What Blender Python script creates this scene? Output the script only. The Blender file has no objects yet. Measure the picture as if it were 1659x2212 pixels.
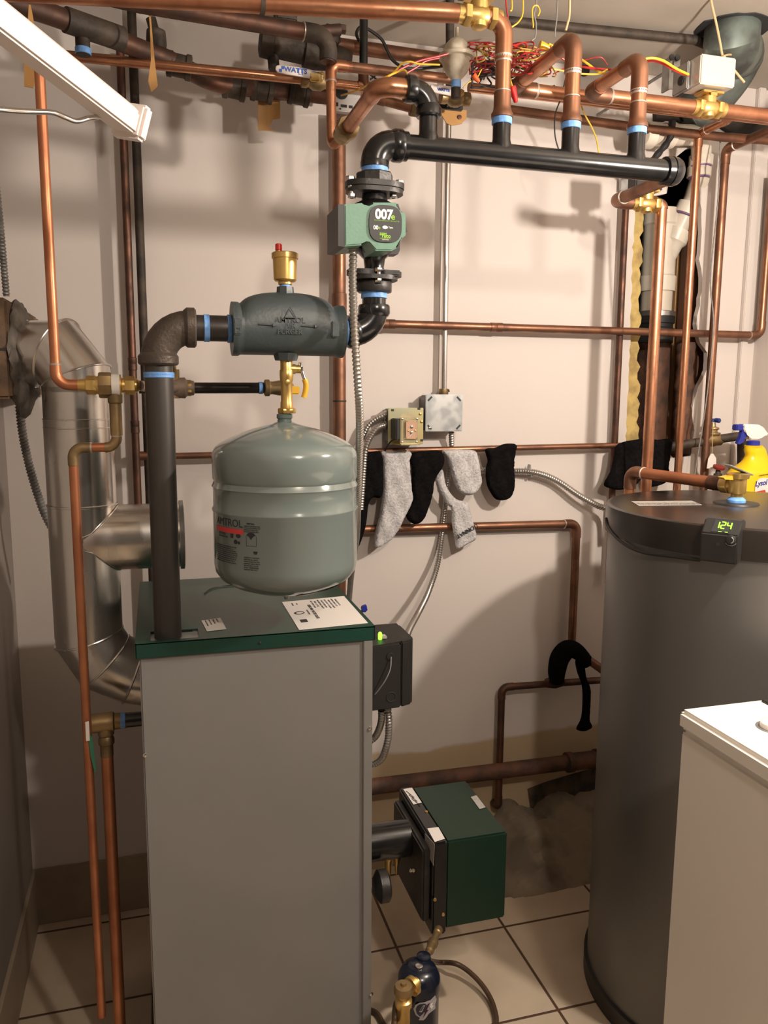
import bpy, bmesh, math, random
from mathutils import Vector, Matrix, geometry
random.seed(7)
C = bpy.context.scene.collection
PI = math.pi
R = math.radians
V = Vector
# ------------------------------------------------------------------ camera
H = 1.43                      # camera height, back wall plane is y = 2.15
FPX = 1722.3
_ya, _pi, _ro = R(15.888), R(8.547), R(0.377)
_f = V((math.sin(_ya)*math.cos(_pi), math.cos(_ya)*math.cos(_pi), -math.sin(_pi)))
_r = V((math.cos(_ya), -math.sin(_ya), 0))
_u = _r.cross(_f)
_r2 = _r*math.cos(_ro) + _u*math.sin(_ro)
_u2 = _u*math.cos(_ro) - _r*math.sin(_ro)
cam_d = bpy.data.cameras.new('camera')
cam = bpy.data.objects.new('camera', cam_d); C.objects.link(cam)
cam_d.sensor_fit = 'HORIZONTAL'; cam_d.sensor_width = 36; cam_d.lens = FPX/1659*36
cam_d.clip_start = 0.02; cam_d.clip_end = 50
M4 = Matrix((_r2, _u2, -_f)).transposed().to_4x4()
M4.translation = V((0, 0, H)); cam.matrix_world = M4
bpy.context.scene.camera = cam
# ------------------------------------------------------------------ light
sc = bpy.context.scene
sc.view_settings.view_transform = 'Standard'; sc.view_settings.look = 'None'
sc.view_settings.gamma = 1; sc.view_settings.use_curve_mapping = False
sc.view_settings.exposure = 0.0
w = bpy.data.worlds.new('world'); sc.world = w; w.use_nodes = True
w.node_tree.nodes['Background'].inputs[0].default_value = (1.0, 0.84, 0.70, 1)
w.node_tree.nodes['Background'].inputs[1].default_value = 0.05
def lamp(name, kind, loc, energy, col, size=.03, target=None, sy=None):
    d = bpy.data.lights.new(name, kind); d.energy = energy; d.color = col
    if kind == 'AREA':
        d.shape = 'RECTANGLE'; d.size = size; d.size_y = sy or size
    else: d.shadow_soft_size = size
    o = bpy.data.objects.new(name, d); C.objects.link(o); o.location = loc
    if target: o.rotation_euler = (V(target)-V(loc)).to_track_quat('-Z', 'Y').to_euler()
    return o
lamp('bulb_light', 'POINT', (1.27, .84, 1.88), 70.0, (1.0, .88, .765), .03)
lamp('second_bulb_light', 'POINT', (.60, -.15, 2.16), 46.0, (1.0, .88, .76), .04)
# ------------------------------------------------------------------ placing
def ray(px, py): return _r2*(px-829.5) - _u2*(py-1106) + _f*FPX
def P(px, py, y):             # the point of the place at depth y seen there
    d = ray(px, py); q = d*(y/d.y); q.z += H; return q
def PZ(px, py, z):
    d = ray(px, py); q = d*((z-H)/d.z); q.z += H; return q
def PX(px, py, x):
    d = ray(px, py); q = d*(x/d.x); q.z += H; return q
# ------------------------------------------------------------------ materials
MATS = {}
def mat(name, c1, c2=None, scale=8, rough=.5, metal=0, bump=0, bscale=40, coat=0, rough2=None, spec=.5,
        emit=None, estr=0, detail=4, ramp=(.4, .62), trans=0, stretch=None):
    m = bpy.data.materials.new(name); m.use_nodes = True; nt = m.node_tree; b = nt.nodes['Principled BSDF']
    b.inputs['Roughness'].default_value = rough; b.inputs['Metallic'].default_value = metal
    b.inputs['Base Color'].default_value = (*c1, 1); b.inputs['Specular IOR Level'].default_value = spec
    if coat: b.inputs['Coat Weight'].default_value = coat; b.inputs['Coat Roughness'].default_value = .06
    if trans: b.inputs['Transmission Weight'].default_value = trans
    if emit: b.inputs['Emission Color'].default_value = (*emit, 1); b.inputs['Emission Strength'].default_value = estr
    tc = nt.nodes.new('ShaderNodeTexCoord'); vec = tc.outputs['Object']
    if stretch:
        mp = nt.nodes.new('ShaderNodeMapping'); mp.inputs['Scale'].default_value = stretch
        nt.links.new(vec, mp.inputs[0]); vec = mp.outputs[0]
    if c2:
        n = nt.nodes.new('ShaderNodeTexNoise'); n.inputs['Scale'].default_value = scale; n.inputs['Detail'].default_value = detail
        nt.links.new(vec, n.inputs['Vector'])
        r = nt.nodes.new('ShaderNodeValToRGB'); r.color_ramp.elements[0].position = ramp[0]; r.color_ramp.elements[1].position = ramp[1]
        r.color_ramp.elements[0].color = (*c1, 1); r.color_ramp.elements[1].color = (*c2, 1)
        nt.links.new(n.outputs['Fac'], r.inputs[0]); nt.links.new(r.outputs[0], b.inputs['Base Color'])
        if rough2 is not None:
            mr = nt.nodes.new('ShaderNodeMapRange'); mr.inputs[1].default_value = ramp[0]; mr.inputs[2].default_value = ramp[1]
            mr.inputs[3].default_value = rough; mr.inputs[4].default_value = rough2
            nt.links.new(n.outputs['Fac'], mr.inputs[0]); nt.links.new(mr.outputs[0], b.inputs['Roughness'])
    if bump:
        n2 = nt.nodes.new('ShaderNodeTexNoise'); n2.inputs['Scale'].default_value = bscale; n2.inputs['Detail'].default_value = 3
        bp = nt.nodes.new('ShaderNodeBump'); bp.inputs['Strength'].default_value = bump; bp.inputs['Distance'].default_value = .004
        nt.links.new(vec, n2.inputs['Vector']); nt.links.new(n2.outputs['Fac'], bp.inputs['Height']); nt.links.new(bp.outputs[0], b.inputs['Normal'])
    MATS[name] = m; return m
copper = mat('copper', (.60, .29, .165), (.38, .165, .09), 14, .26, .92, rough2=.42, bump=.05)
copper_dull = mat('aged_copper', (.30, .145, .085), (.18, .09, .058), 12, .36, .8, rough2=.55, bump=.1)
copper_dark = mat('tarnished_copper', (.15, .07, .045), (.075, .045, .035), 16, .42, .7, rough2=.6, bump=.15)
copper_red = mat('orange_copper', (.55, .225, .11), (.40, .15, .075), 9, .36, .75, rough2=.5)
solder = mat('solder', (.58, .50, .44), None, rough=.4, metal=.8)
iron_gloss = mat('black_gloss_paint', (.006, .006, .0065), (.010, .010, .011), 30, .22, 0, bump=.06, bscale=22, coat=.25)
iron_mat = mat('black_cast_iron', (.022, .021, .020), (.035, .03, .028), 25, .45, .1, bump=.25, bscale=90)
iron_pipe = mat('bare_steel_pipe', (.085, .078, .072), (.055, .048, .044), 10, .38, .65, rough2=.5, bump=.05, stretch=(1, 1, .15))
iron_brown = mat('brown_malleable_iron', (.085, .066, .052), (.06, .045, .036), 18, .5, .35, bump=.4, bscale=120)
iron_old = mat('old_iron', (.075, .055, .04), (.035, .027, .022), 20, .65, .3, bump=.5, bscale=60)
rust = mat('rusty_iron', (.14, .062, .036), (.06, .034, .024), 18, .7, .15, bump=.5, bscale=60)
galv = mat('galvanised_steel', (.82, .80, .76), (.68, .66, .63), 14, .20, 1, rough2=.30, detail=2, bump=.10, bscale=7, stretch=(1, 1, .25))
galv_dull = mat('dull_galvanised', (.42, .42, .41), (.28, .29, .29), 30, .42, .7, detail=1)
zinc = mat('zinc_flex_steel', (.50, .48, .45), None, rough=.33, metal=.9)
steel = mat('bright_steel', (.72, .70, .67), None, rough=.2, metal=1)
brass = mat('brass', (.72, .49, .17), (.55, .36, .12), 14, .3, .85, rough2=.42, bump=.08)
brass_old = mat('old_brass', (.36, .25, .12), (.2, .14, .07), 18, .4, .75, rough2=.55, bump=.2)
tape = mat('blue_thread_tape', (.12, .30, .66), (.19, .40, .80), 60, .5, 0, bump=.3, bscale=120)
purger_m = mat('slate_paint', (.045, .060, .064), (.056, .072, .075), 14, .42, 0, bump=.12, bscale=120)
tank_m = mat('tank_grey_paint', (.165, .20, .19), None, rough=.16, coat=.4)
boiler_grey = mat('boiler_grey_paint', (.205, .198, .19), (.19, .184, .176), 5, .42)
lid_green = mat('lid_green_paint', (.006, .045, .031), (.008, .040, .028), 8, .32)
burner_green = mat('burner_green_paint', (.004, .023, .013), None, rough=.36, bump=.1, bscale=200)
pump_green = mat('pump_green', (.12, .25, .18), (.13, .265, .19), 40, .45, bump=.12, bscale=200)
plastic_black = mat('black_plastic', (.018, .017, .016), None, rough=.45)
rubber = mat('black_rubber', (.012, .012, .012), None, rough=.6)
pvc = mat('white_pvc', (.72, .66, .56), (.66, .60, .50), 12, .3)
purple = mat('purple_primer', (.20, .10, .26), None, rough=.5)
paper = mat('white_label', (.74, .70, .66), None, rough=.5)
paper_dull = mat('grey_label', (.42, .40, .37), (.34, .32, .29), 200, .4)
ink = mat('black_ink', (.02, .02, .022), None, rough=.6)
red_ink = mat('red_ink', (.55, .045, .04), None, rough=.5)
blue_ink = mat('blue_ink', (.03, .12, .55), None, rough=.5)
green_ink = mat('green_ink', (.28, .55, .04), None, rough=.5)
white_ink = mat('white_ink', (.85, .85, .80), None, rough=.5)
heater_grey = mat('heater_grey_steel', (.17, .165, .158), None, rough=.36, metal=.5)
heater_lid = mat('heater_lid_brown_black', (.022, .017, .014), None, rough=.28)
washer_white = mat('white_enamel', (.80, .755, .69), None, rough=.28, coat=.2)
rack_white = mat('white_plastic', (.82, .74, .70), None, rough=.4)
sock_grey = mat('grey_heather_knit', (.56, .54, .54), (.40, .39, .40), 160, .95, bump=.7, bscale=260, detail=6)
sock_black = mat('black_knit', (.005, .0045, .005), (.008, .007, .0075), 120, .95, bump=.6, bscale=260, spec=.05)
wood_tan = mat('tan_board', (.42, .25, .11), (.36, .21, .09), 6, .7, stretch=(1, 1, .1))
wood_brown = mat('brown_timber', (.12, .048, .022), (.06, .03, .018), 10, .75, bump=.4, bscale=30, stretch=(1, 1, .15))
foam = mat('yellow_insulation', (.50, .37, .13), (.30, .21, .08), 22, .9, bump=.9, bscale=40)
card = mat('brown_card', (.50, .27, .09), (.40, .21, .07), 5, .7)
blue_paint = mat('blue_paint', (.015, .035, .16), None, rough=.35)
red_wheel = mat('red_wheel', (.22, .025, .018), None, rough=.5)
red_plastic = mat('red_plastic', (.55, .015, .015), None, rough=.35)
yellow_plastic = mat('yellow_plastic', (.70, .40, .03), None, rough=.35)
yellow_bottle = mat('yellow_bottle', (.85, .56, .01), None, rough=.28)
blue_plastic = mat('blue_plastic', (.02, .03, .28), None, rough=.35)
wire_red = mat('red_wire', (.42, .02, .02), None, rough=.4)
wire_yellow = mat('yellow_wire', (.75, .46, .03), None, rough=.4)
wire_black = mat('black_wire', (.015, .014, .013), None, rough=.45)
wire_grey = mat('grey_wire', (.2, .19, .18), None, rough=.5)
rope_m = mat('string', (.50, .37, .20), None, rough=.9)
cream = mat('dusty_cream_paint', (.66, .60, .49), (.50, .44, .34), 40, .6, bump=.3)
mortar = mat('grey_mortar', (.17, .15, .13), (.09, .08, .07), 26, .9, bump=1, bscale=40)
brick_m = mat('brown_brick', (.20, .125, .07), (.12, .08, .055), 20, .9, bump=.9, bscale=50)
led_green = mat('green_led', (.1, .8, .05), None, emit=(.25, 1, .03), estr=3)
lcd_green = mat('green_digits', (.2, 1, .05), None, emit=(.3, 1, .02), estr=2.2)
filter_blue = mat('navy_paint', (.005, .008, .02), None, rough=.25, coat=.3)
concrete = mat('rough_concrete', (.25, .20, .14), (.13, .10, .07), 8, .95, bump=1, bscale=24)
dark_hole_panel = mat('dark_cavity_panel', (.018, .014, .011), (.03, .022, .016), 9, .95, bump=.6)
yellow_zinc = mat('yellow_zinc_plate', (.40, .39, .26), (.50, .42, .20), 7, .35, .7)
fibre = mat('tan_fibre_board', (.50, .30, .20), None, rough=.6)
# wall paint: cream bare plaster in the lowest band, with an uneven edge
def wall_mat():
    m = bpy.data.materials.new('wall_paint'); m.use_nodes = True; nt = m.node_tree; b = nt.nodes['Principled BSDF']
    b.inputs['Roughness'].default_value = .62
    g = nt.nodes.new('ShaderNodeNewGeometry'); s = nt.nodes.new('ShaderNodeSeparateXYZ'); nt.links.new(g.outputs['Position'], s.inputs[0])
    n = nt.nodes.new('ShaderNodeTexNoise'); n.inputs['Scale'].default_value = 3.0; n.inputs['Detail'].default_value = 6; nt.links.new(g.outputs['Position'], n.inputs['Vector'])
    xg = nt.nodes.new('ShaderNodeMapRange'); xg.inputs[1].default_value = .2; xg.inputs[2].default_value = .35; xg.inputs[3].default_value = .35; xg.inputs[4].default_value = 0; nt.links.new(s.outputs['X'], xg.inputs[0])
    a = nt.nodes.new('ShaderNodeMath'); a.operation = 'MULTIPLY_ADD'; a.inputs[1].default_value = .10; nt.links.new(n.outputs['Fac'], a.inputs[0]); ad = nt.nodes.new('ShaderNodeMath'); ad.operation = 'ADD'; nt.links.new(s.outputs['Z'], ad.inputs[0]); nt.links.new(xg.outputs[0], ad.inputs[1]); nt.links.new(ad.outputs[0], a.inputs[2])
    r = nt.nodes.new('ShaderNodeValToRGB'); e = r.color_ramp.elements
    e[0].position = .415; e[0].color = (.46, .35, .225, 1); e[1].position = .425; e[1].color = (.62, .56, .52, 1)
    nt.links.new(a.outputs[0], r.inputs[0]); nt.links.new(r.outputs[0], b.inputs['Base Color'])
    n2 = nt.nodes.new('ShaderNodeTexNoise'); n2.inputs['Scale'].default_value = 7; n2.inputs['Detail'].default_value = 8; nt.links.new(g.outputs['Position'], n2.inputs['Vector'])
    bp = nt.nodes.new('ShaderNodeBump'); bp.inputs['Strength'].default_value = .12; bp.inputs['Distance'].default_value = .01
    nt.links.new(n2.outputs['Fac'], bp.inputs['Height']); nt.links.new(bp.outputs[0], b.inputs['Normal'])
    return m
wall_paint = wall_mat()
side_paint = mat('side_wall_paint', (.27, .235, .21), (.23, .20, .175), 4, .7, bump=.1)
ceil_paint = mat('ceiling_paint', (.46, .41, .35), (.33, .29, .24), 3.2, .7, bump=.15, bscale=8, ramp=(.35, .7))
def tile_mat(T, x0, y0):
    m = bpy.data.materials.new('beige_floor_tile'); m.use_nodes = True; nt = m.node_tree; b = nt.nodes['Principled BSDF']
    b.inputs['Roughness'].default_value = .42
    g = nt.nodes.new('ShaderNodeNewGeometry'); s = nt.nodes.new('ShaderNodeSeparateXYZ'); nt.links.new(g.outputs['Position'], s.inputs[0])
    outs = []
    for ax, o in (('X', x0), ('Y', y0)):
        a = nt.nodes.new('ShaderNodeMath'); a.operation = 'SUBTRACT'; a.inputs[1].default_value = o; nt.links.new(s.outputs[ax], a.inputs[0])
        p = nt.nodes.new('ShaderNodeMath'); p.operation = 'PINGPONG'; p.inputs[1].default_value = T/2; nt.links.new(a.outputs[0], p.inputs[0])
        outs.append(p)
    mn = nt.nodes.new('ShaderNodeMath'); mn.operation = 'MINIMUM'; nt.links.new(outs[0].outputs[0], mn.inputs[0]); nt.links.new(outs[1].outputs[0], mn.inputs[1])
    r = nt.nodes.new('ShaderNodeMapRange'); r.inputs[1].default_value = .0028; r.inputs[2].default_value = .0042; nt.links.new(mn.outputs[0], r.inputs[0])
    n = nt.nodes.new('ShaderNodeTexNoise'); n.inputs['Scale'].default_value = 7; n.inputs['Detail'].default_value = 6; nt.links.new(g.outputs['Position'], n.inputs['Vector'])
    cr = nt.nodes.new('ShaderNodeValToRGB'); cr.color_ramp.elements[0].position = .3; cr.color_ramp.elements[1].position = .75
    cr.color_ramp.elements[0].color = (.46, .37, .27, 1); cr.color_ramp.elements[1].color = (.58, .48, .365, 1); nt.links.new(n.outputs['Fac'], cr.inputs[0])
    mx = nt.nodes.new('ShaderNodeMix'); mx.data_type = 'RGBA'; nt.links.new(r.outputs[0], mx.inputs[0]); mx.inputs[6].default_value = (.085, .045, .026, 1)
    nt.links.new(cr.outputs[0], mx.inputs[7]); nt.links.new(mx.outputs[2], b.inputs['Base Color'])
    bp = nt.nodes.new('ShaderNodeBump'); bp.inputs['Strength'].default_value = .5; bp.inputs['Distance'].default_value = .003
    nt.links.new(r.outputs[0], bp.inputs['Height']); nt.links.new(bp.outputs[0], b.inputs['Normal'])
    return m
# ------------------------------------------------------------------ mesh helpers
ORG = {}
def link(name, bm, m, parent=None, smooth=True, org=None):
    """bm holds world coordinates; the object's origin is the parent's origin or the thing's base"""
    me = bpy.data.meshes.new(name)
    bmesh.ops.recalc_face_normals(bm, faces=bm.faces[:])
    if parent is not None: o0 = ORG[parent.name]
    elif org is not None: o0 = V(org)
    else:
        xs = [v.co for v in bm.verts]
        lo = V([min(c[i] for c in xs) for i in range(3)]); hi = V([max(c[i] for c in xs) for i in range(3)])
        o0 = V(((lo.x+hi.x)/2, (lo.y+hi.y)/2, lo.z))
    for v in bm.verts: v.co -= o0
    bm.to_mesh(me); bm.free()
    me.materials.append(m)
    if smooth:
        for p in me.polygons: p.use_smooth = True
        me.set_sharp_from_angle(angle=R(38))
    o = bpy.data.objects.new(name, me); C.objects.link(o)
    if parent is not None: o.parent = parent
    else: o.location = o0
    ORG[o.name] = o0
    return o
def tag(o, label, cat, group=None):
    o['label'] = label; o['category'] = cat
    if group: o['group'] = group
    return o
def thing(name, label, cat, loc, group=None):
    o = bpy.data.objects.new(name, None); C.objects.link(o); o.location = loc; o.empty_display_size = .02
    ORG[o.name] = V(loc); return tag(o, label, cat, group)
def fillet(pts, rad):
    pts = [V(p) for p in pts]
    if len(pts) < 3 or rad <= 0: return pts
    out = [pts[0]]
    for i in range(1, len(pts)-1):
        a, b, c = pts[i-1], pts[i], pts[i+1]
        d1 = (a-b).normalized(); d2 = (c-b).normalized(); ang = d1.angle(d2)
        if ang > PI-.02: out.append(b); continue
        t = rad/math.tan(ang/2); t = min(t, (a-b).length*.499 if i > 1 else (a-b).length*.98, (c-b).length*.499 if i < len(pts)-2 else (c-b).length*.98)
        rr = t*math.tan(ang/2); bis = (d1+d2).normalized(); cen = b+bis*(rr/math.sin(ang/2))
        p0 = b+d1*t-cen; p1 = b+d2*t-cen; n = max(3, int((PI-ang)/R(11)))
        q = p0.rotation_difference(p1)
        ax, an = q.to_axis_angle()
        for k in range(n+1): out.append(cen+(Matrix.Rotation(an*k/n, 3, ax) @ p0))
    out.append(pts[-1]); return out
def catmull(pts, n=8):
    pts = [V(p) for p in pts]; ext = [pts[0]*2-pts[1]]+pts+[pts[-1]*2-pts[-2]]; out = []
    for i in range(1, len(ext)-2):
        a, b, c, d = ext[i-1:i+3]
        for k in range(n):
            t = k/n
            out.append(.5*((2*b)+(c-a)*t+(2*a-5*b+4*c-d)*t*t+(3*b-a-3*c+d)*t**3))
    out.append(pts[-1]); return out
def sweep(bm, path, r, seg=20, caps=True):
    """r: number or list of radii along the path"""
    path = [V(p) for p in path]; n = len(path)
    rs = r if isinstance(r, (list, tuple)) else [r]*n
    tan = []
    for i in range(n):
        a = path[max(i-1, 0)]; b = path[min(i+1, n-1)]; tan.append((b-a).normalized())
    t0 = tan[0]; up = V((0, 0, 1)) if abs(t0.z) < .9 else V((1, 0, 0))
    nx = (up-t0*up.dot(t0)).normalized(); rings = []
    for i in range(n):
        if i: nx = (nx-tan[i]*nx.dot(tan[i])).normalized()
        ny = tan[i].cross(nx)
        rings.append([bm.verts.new(path[i]+(nx*math.cos(2*PI*k/seg)+ny*math.sin(2*PI*k/seg))*rs[i]) for k in range(seg)])
    for i in range(n-1):
        for k in range(seg):
            bm.faces.new((rings[i][k], rings[i][(k+1) % seg], rings[i+1][(k+1) % seg], rings[i+1][k]))
    if caps: bm.faces.new(rings[0]); bm.faces.new(rings[-1])
    return bm
def B(): return bmesh.new()
def tube(path, r, seg=20, bm=None): return sweep(bm or B(), path, r, seg)
def lathe(bm, p0, ax, prof, seg=28):
    """prof: list of (distance along axis, radius)"""
    p0 = V(p0); ax = V(ax).normalized()
    return sweep_prof(bm, [p0+ax*s for s, _ in prof], ax, [max(r, .0004) for _, r in prof], seg)
def sweep_prof(bm, cs, ax, rs, seg):
    up = V((0, 0, 1)) if abs(ax.z) < .9 else V((1, 0, 0))
    nx = (up-ax*up.dot(ax)).normalized(); ny = ax.cross(nx)
    rings = [[bm.verts.new(c+(nx*math.cos(2*PI*k/seg)+ny*math.sin(2*PI*k/seg))*r) for k in range(seg)] for c, r in zip(cs, rs)]
    for i in range(len(rings)-1):
        for k in range(seg): bm.faces.new((rings[i][k], rings[i][(k+1) % seg], rings[i+1][(k+1) % seg], rings[i+1][k]))
    bm.faces.new(rings[0]); bm.faces.new(rings[-1]); return bm
def box(bm, lo, hi, bev=0, rot=None, cen=None):
    lo, hi = V(lo), V(hi); m = (lo+hi)/2; s = hi-lo
    b2 = bmesh.new(); bmesh.ops.create_cube(b2, size=1)
    for v in b2.verts: v.co = V((v.co.x*s.x, v.co.y*s.y, v.co.z*s.z))
    if bev: bmesh.ops.bevel(b2, geom=b2.edges[:], offset=bev, segments=2, affect='EDGES')
    for v in b2.verts:
        c = v.co
        if rot is not None: c = rot @ c
        v.co = c+(V(cen) if cen is not None else m)
    t = bpy.data.meshes.new('t'); b2.to_mesh(t); b2.free(); bm.from_mesh(t); bpy.data.meshes.remove(t); return bm
def prism(bm, pts, d):
    """extrude the closed outline pts along vector d"""
    d = V(d); a = [bm.verts.new(V(p)) for p in pts]; b = [bm.verts.new(V(p)+d) for p in pts]; n = len(a)
    bm.faces.new(a); bm.faces.new(b[::-1])
    for i in range(n): bm.faces.new((a[i], a[(i+1) % n], b[(i+1) % n], b[i]))
    return bm
def hexnut(bm, p0, ax, ln, r, sides=6):
    return lathe(bm, p0, ax, [(0, r*.94), (ln*.12, r), (ln*.88, r), (ln, r*.94)], sides)
def pipe(pts, r, bend=None): return tube(fillet([V(p) for p in pts], bend or r*1.5), r)
def run(name, label, cat, pts, r, m, bend=None, elbows=None, couplings=(), fm=None, group=None, straps=(), seg=20, rings=True):
    """a pipe run: pipe, a sleeve on every bend, couplings at fractions"""
    pts = [V(p) for p in pts]; bend = bend or r*1.6; fm = fm or m
    t = thing(name, label, cat, min(pts, key=lambda q: q.z), group)
    link('pipe', tube(fillet(pts, bend), r, seg), m, t)
    idx = range(1, len(pts)-1) if elbows is None else elbows
    for i in idx:
        a, b, c = pts[i-1], pts[i], pts[i+1]; d1 = (a-b).normalized(); d2 = (c-b).normalized()
        e = bend/math.tan(d1.angle(d2)/2)+r*1.6
        if e > (a-b).length*.95: e = (a-b).length*.9
        bm = B(); path = fillet([b+d1*e, b, b+d2*min(e, (c-b).length*.95)], bend); sweep(bm, path, r*1.13, seg)
        el = link('elbow', bm, fm, t)
        if rings and fm not in (iron_gloss,):
            b2 = B()
            lathe(b2, b+d1*(e+.0005), -d1, [(-.001, r*1.02), (0, r*1.15), (.002, r*1.16), (.003, r*1.1)]); link('solder_ring', b2, solder, el)
    for (i, f) in couplings:
        a, b = pts[i], pts[i+1]; c = a.lerp(b, f); d = (b-a).normalized(); bm = B()
        lathe(bm, c-d*r*1.6, d, [(0, r*1.02), (.001, r*1.14), (r*1.4, r*1.14), (r*1.55, r*1.06), (r*1.7, r*1.14), (r*3.2, r*1.14), (r*3.2+.001, r*1.02)])
        link('coupling', bm, fm, t)
    for (i, f) in straps:
        a, b = pts[i], pts[i+1]; c = a.lerp(b, f); bm = B(); lathe(bm, c, b-a, [(0, r*1.03), (.001, r*1.1), (.014, r*1.1), (.015, r*1.03)])
        d = (b-a).normalized(); s = d.cross(V((0, 1, 0))).normalized()
        box(bm, (-.007, -.001, -.001), (.007, .001, .001), 0, None, None) if False else None
        link('pipe_strap', bm, galv_dull, t)
    return t
def tape_ring(c, ax, r, ln, parent, m=None):
    ax = V(ax).normalized(); c = V(c); bm = B(); n = 8; pr = [(-ln/2, r*1.0)]
    for k in range(n): pr.append((-ln/2+ln*(k+.5)/n, r*(1.045+.02*random.random())))
    pr.append((ln/2, r*1.0)); lathe(bm, c, ax, pr, 26); return link('thread_tape', bm, m or tape, parent)
def flex(name, label, pts, r, group=None, m=None, cat='conduit', pitch=.0073, ends=True):
    path = catmull(pts, 14); L = [0]
    for a, b in zip(path, path[1:]): L.append(L[-1]+(b-a).length)
    n = int(L[-1]/pitch*4); out = []; rs = []; j = 0
    for i in range(n+1):
        s = L[-1]*i/n
        while j < len(L)-2 and L[j+1] < s: j += 1
        f = (s-L[j])/max(L[j+1]-L[j], 1e-9); out.append(path[j].lerp(path[j+1], f)); rs.append(r*(1, 1.06, .92, .78)[i % 4])
    bm = B(); sweep(bm, out, rs, 14); return tag(link(name, bm, m or zinc), label, cat, group)
FONT = bpy.data.fonts.load('<builtin>') if '<builtin>' in [f.name for f in bpy.data.fonts] else None
def text_bm(s, size, bold=0, ext=0.0003, align='LEFT', sx=1, shear=0):
    cu = bpy.data.curves.new('txt', 'FONT'); cu.body = s; cu.size = size; cu.extrude = ext; cu.offset = bold; cu.align_x = align; cu.resolution_u = 3; cu.shear = shear
    o = bpy.data.objects.new('txt', cu); C.objects.link(o); bpy.context.view_layer.update()
    dg = bpy.context.evaluated_depsgraph_get(); me = bpy.data.meshes.new_from_object(o.evaluated_get(dg))
    bm = B(); bm.from_mesh(me)
    for v in bm.verts: v.co.x *= sx
    bpy.data.objects.remove(o); bpy.data.meshes.remove(me); bpy.data.curves.remove(cu); return bm
def put(bm, org, xd, yd):
    org, xd, yd = V(org), V(xd).normalized(), V(yd).normalized(); zd = xd.cross(yd)
    for v in bm.verts: c = v.co.copy(); v.co = org+xd*c.x+yd*c.y+zd*c.z
    return bm
def text(name, s, size, org, xd, yd, m, parent, **k): return link(name, put(text_bm(s, size, **k), org, xd, yd), m, parent, smooth=False)
def join(bm, b2):
    t = bpy.data.meshes.new('t'); b2.to_mesh(t); b2.free(); bm.from_mesh(t); bpy.data.meshes.remove(t); return bm
X, Yv, Z = V((1, 0, 0)), V((0, 1, 0)), V((0, 0, 1))
def screw(c, ax, r, parent, m=None, name='screw'):
    bm = B(); lathe(bm, c, ax, [(0, r), (r*.5, r*.95), (r*.7, r*.6), (r*.72, .0005)], 10); return link(name, bm, m or steel, parent)
def bolt(c0, c1, r, parent, m=None):
    bm = B(); c0, c1 = V(c0), V(c1); d = (c1-c0).normalized()
    tube([c0, c1], r*.55, 10, bm); hexnut(bm, c0, d, r*1.1, r); hexnut(bm, c1, -d, r*1.1, r); return link('bolt', bm, m or steel, parent)
# ================================================================== the room
D = 2.15; CZ = 2.335
def struct(name, bm, m, smooth=False):
    o = link(name, bm, m, None, smooth); o['kind'] = 'structure'; return o
T = .3045
gx = PZ(1235, 1881, 0).x; gy = PZ(1047, 2010, 0).y
bm = B(); box(bm, (-.7, -1.9, -.06), (2.3, 2.6, 0)); struct('floor', bm, tile_mat(T, gx, gy))
bm = B(); box(bm, (-.7, -1.9, CZ), (2.3, 2.6, CZ+.05)); struct('ceiling', bm, ceil_paint)
# back wall with the ragged opening round the waste stack
random.seed(3)
hp = [(1372, 436), (1400, 424), (1440, 418), (1446, 352), (1462, 338), (1482, 322), (1500, 318), (1508, 345), (1512, 420), (1516, 500), (1510, 560), (1517, 600), (1512, 660), (1504, 700),
      (1512, 740), (1528, 762), (1526, 800), (1508, 836), (1496, 880), (1500, 930), (1492, 984), (1455, 990), (1440, 975), (1352, 985), (1354, 900), (1359, 800), (1362, 700), (1366, 560), (1370, 490)]
hole = []
for i, (a, b) in enumerate(zip(hp, hp[1:]+hp[:1])):
    n = max(1, int(math.dist(a, b)/14))
    for k in range(n):
        t = k/n; j = 2.2 if k else 0
        q = P(a[0]+(b[0]-a[0])*t+random.uniform(-j, j), a[1]+(b[1]-a[1])*t+random.uniform(-j, j), D); q.y = D; hole.append(q)
bm = B()
outer = [(-.7, 0), (2.3, 0), (2.3, CZ), (-.7, CZ)]
ov = [bm.verts.new((x, D, z)) for x, z in outer]; hv = [bm.verts.new(q) for q in hole]
ed = [bm.edges.new((ov[i], ov[(i+1) % 4])) for i in range(4)]+[bm.edges.new((hv[i], hv[(i+1) % len(hv)])) for i in range(len(hv))]
bmesh.ops.triangle_fill(bm, use_beauty=True, use_dissolve=False, edges=ed)
hb = [bm.verts.new(q+V((0, .018, 0))) for q in hole]
for i in range(len(hv)):
    j = (i+1) % len(hv); bm.faces.new((hv[i], hv[j], hb[j], hb[i]))
struct('wall_back', bm, wall_paint)
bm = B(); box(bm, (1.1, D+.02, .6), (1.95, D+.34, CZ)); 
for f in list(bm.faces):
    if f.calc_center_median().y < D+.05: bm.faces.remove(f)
struct('trim_1', bm, dark_hole_panel)
bm = B(); box(bm, (-.42, -1.9, 0), (-.36, D, CZ)); struct('wall_left', bm, side_paint)
xr = P(1628, 755, D).x
bm = B(); box(bm, (xr, 1.15, 0), (xr+.05, D, CZ)); struct('wall_right', bm, wall_paint)
bm = B(); box(bm, (1.95, -1.9, 0), (2.0, 1.15, CZ)); struct('wall_side', bm, side_paint)
bm = B(); box(bm, (-.36, D-.009, 0), (.55, D, .16), .002); struct('baseboard_back', bm, MATS.get('x') or mat('brown_base_tile', (.34, .27, .20), (.26, .20, .15), 5, .45))
bm = B(); box(bm, (-.36, .2, 0), (-.351, D-.01, .16), .002); struct('baseboard_left', bm, bpy.data.materials['brown_base_tile'])
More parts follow.
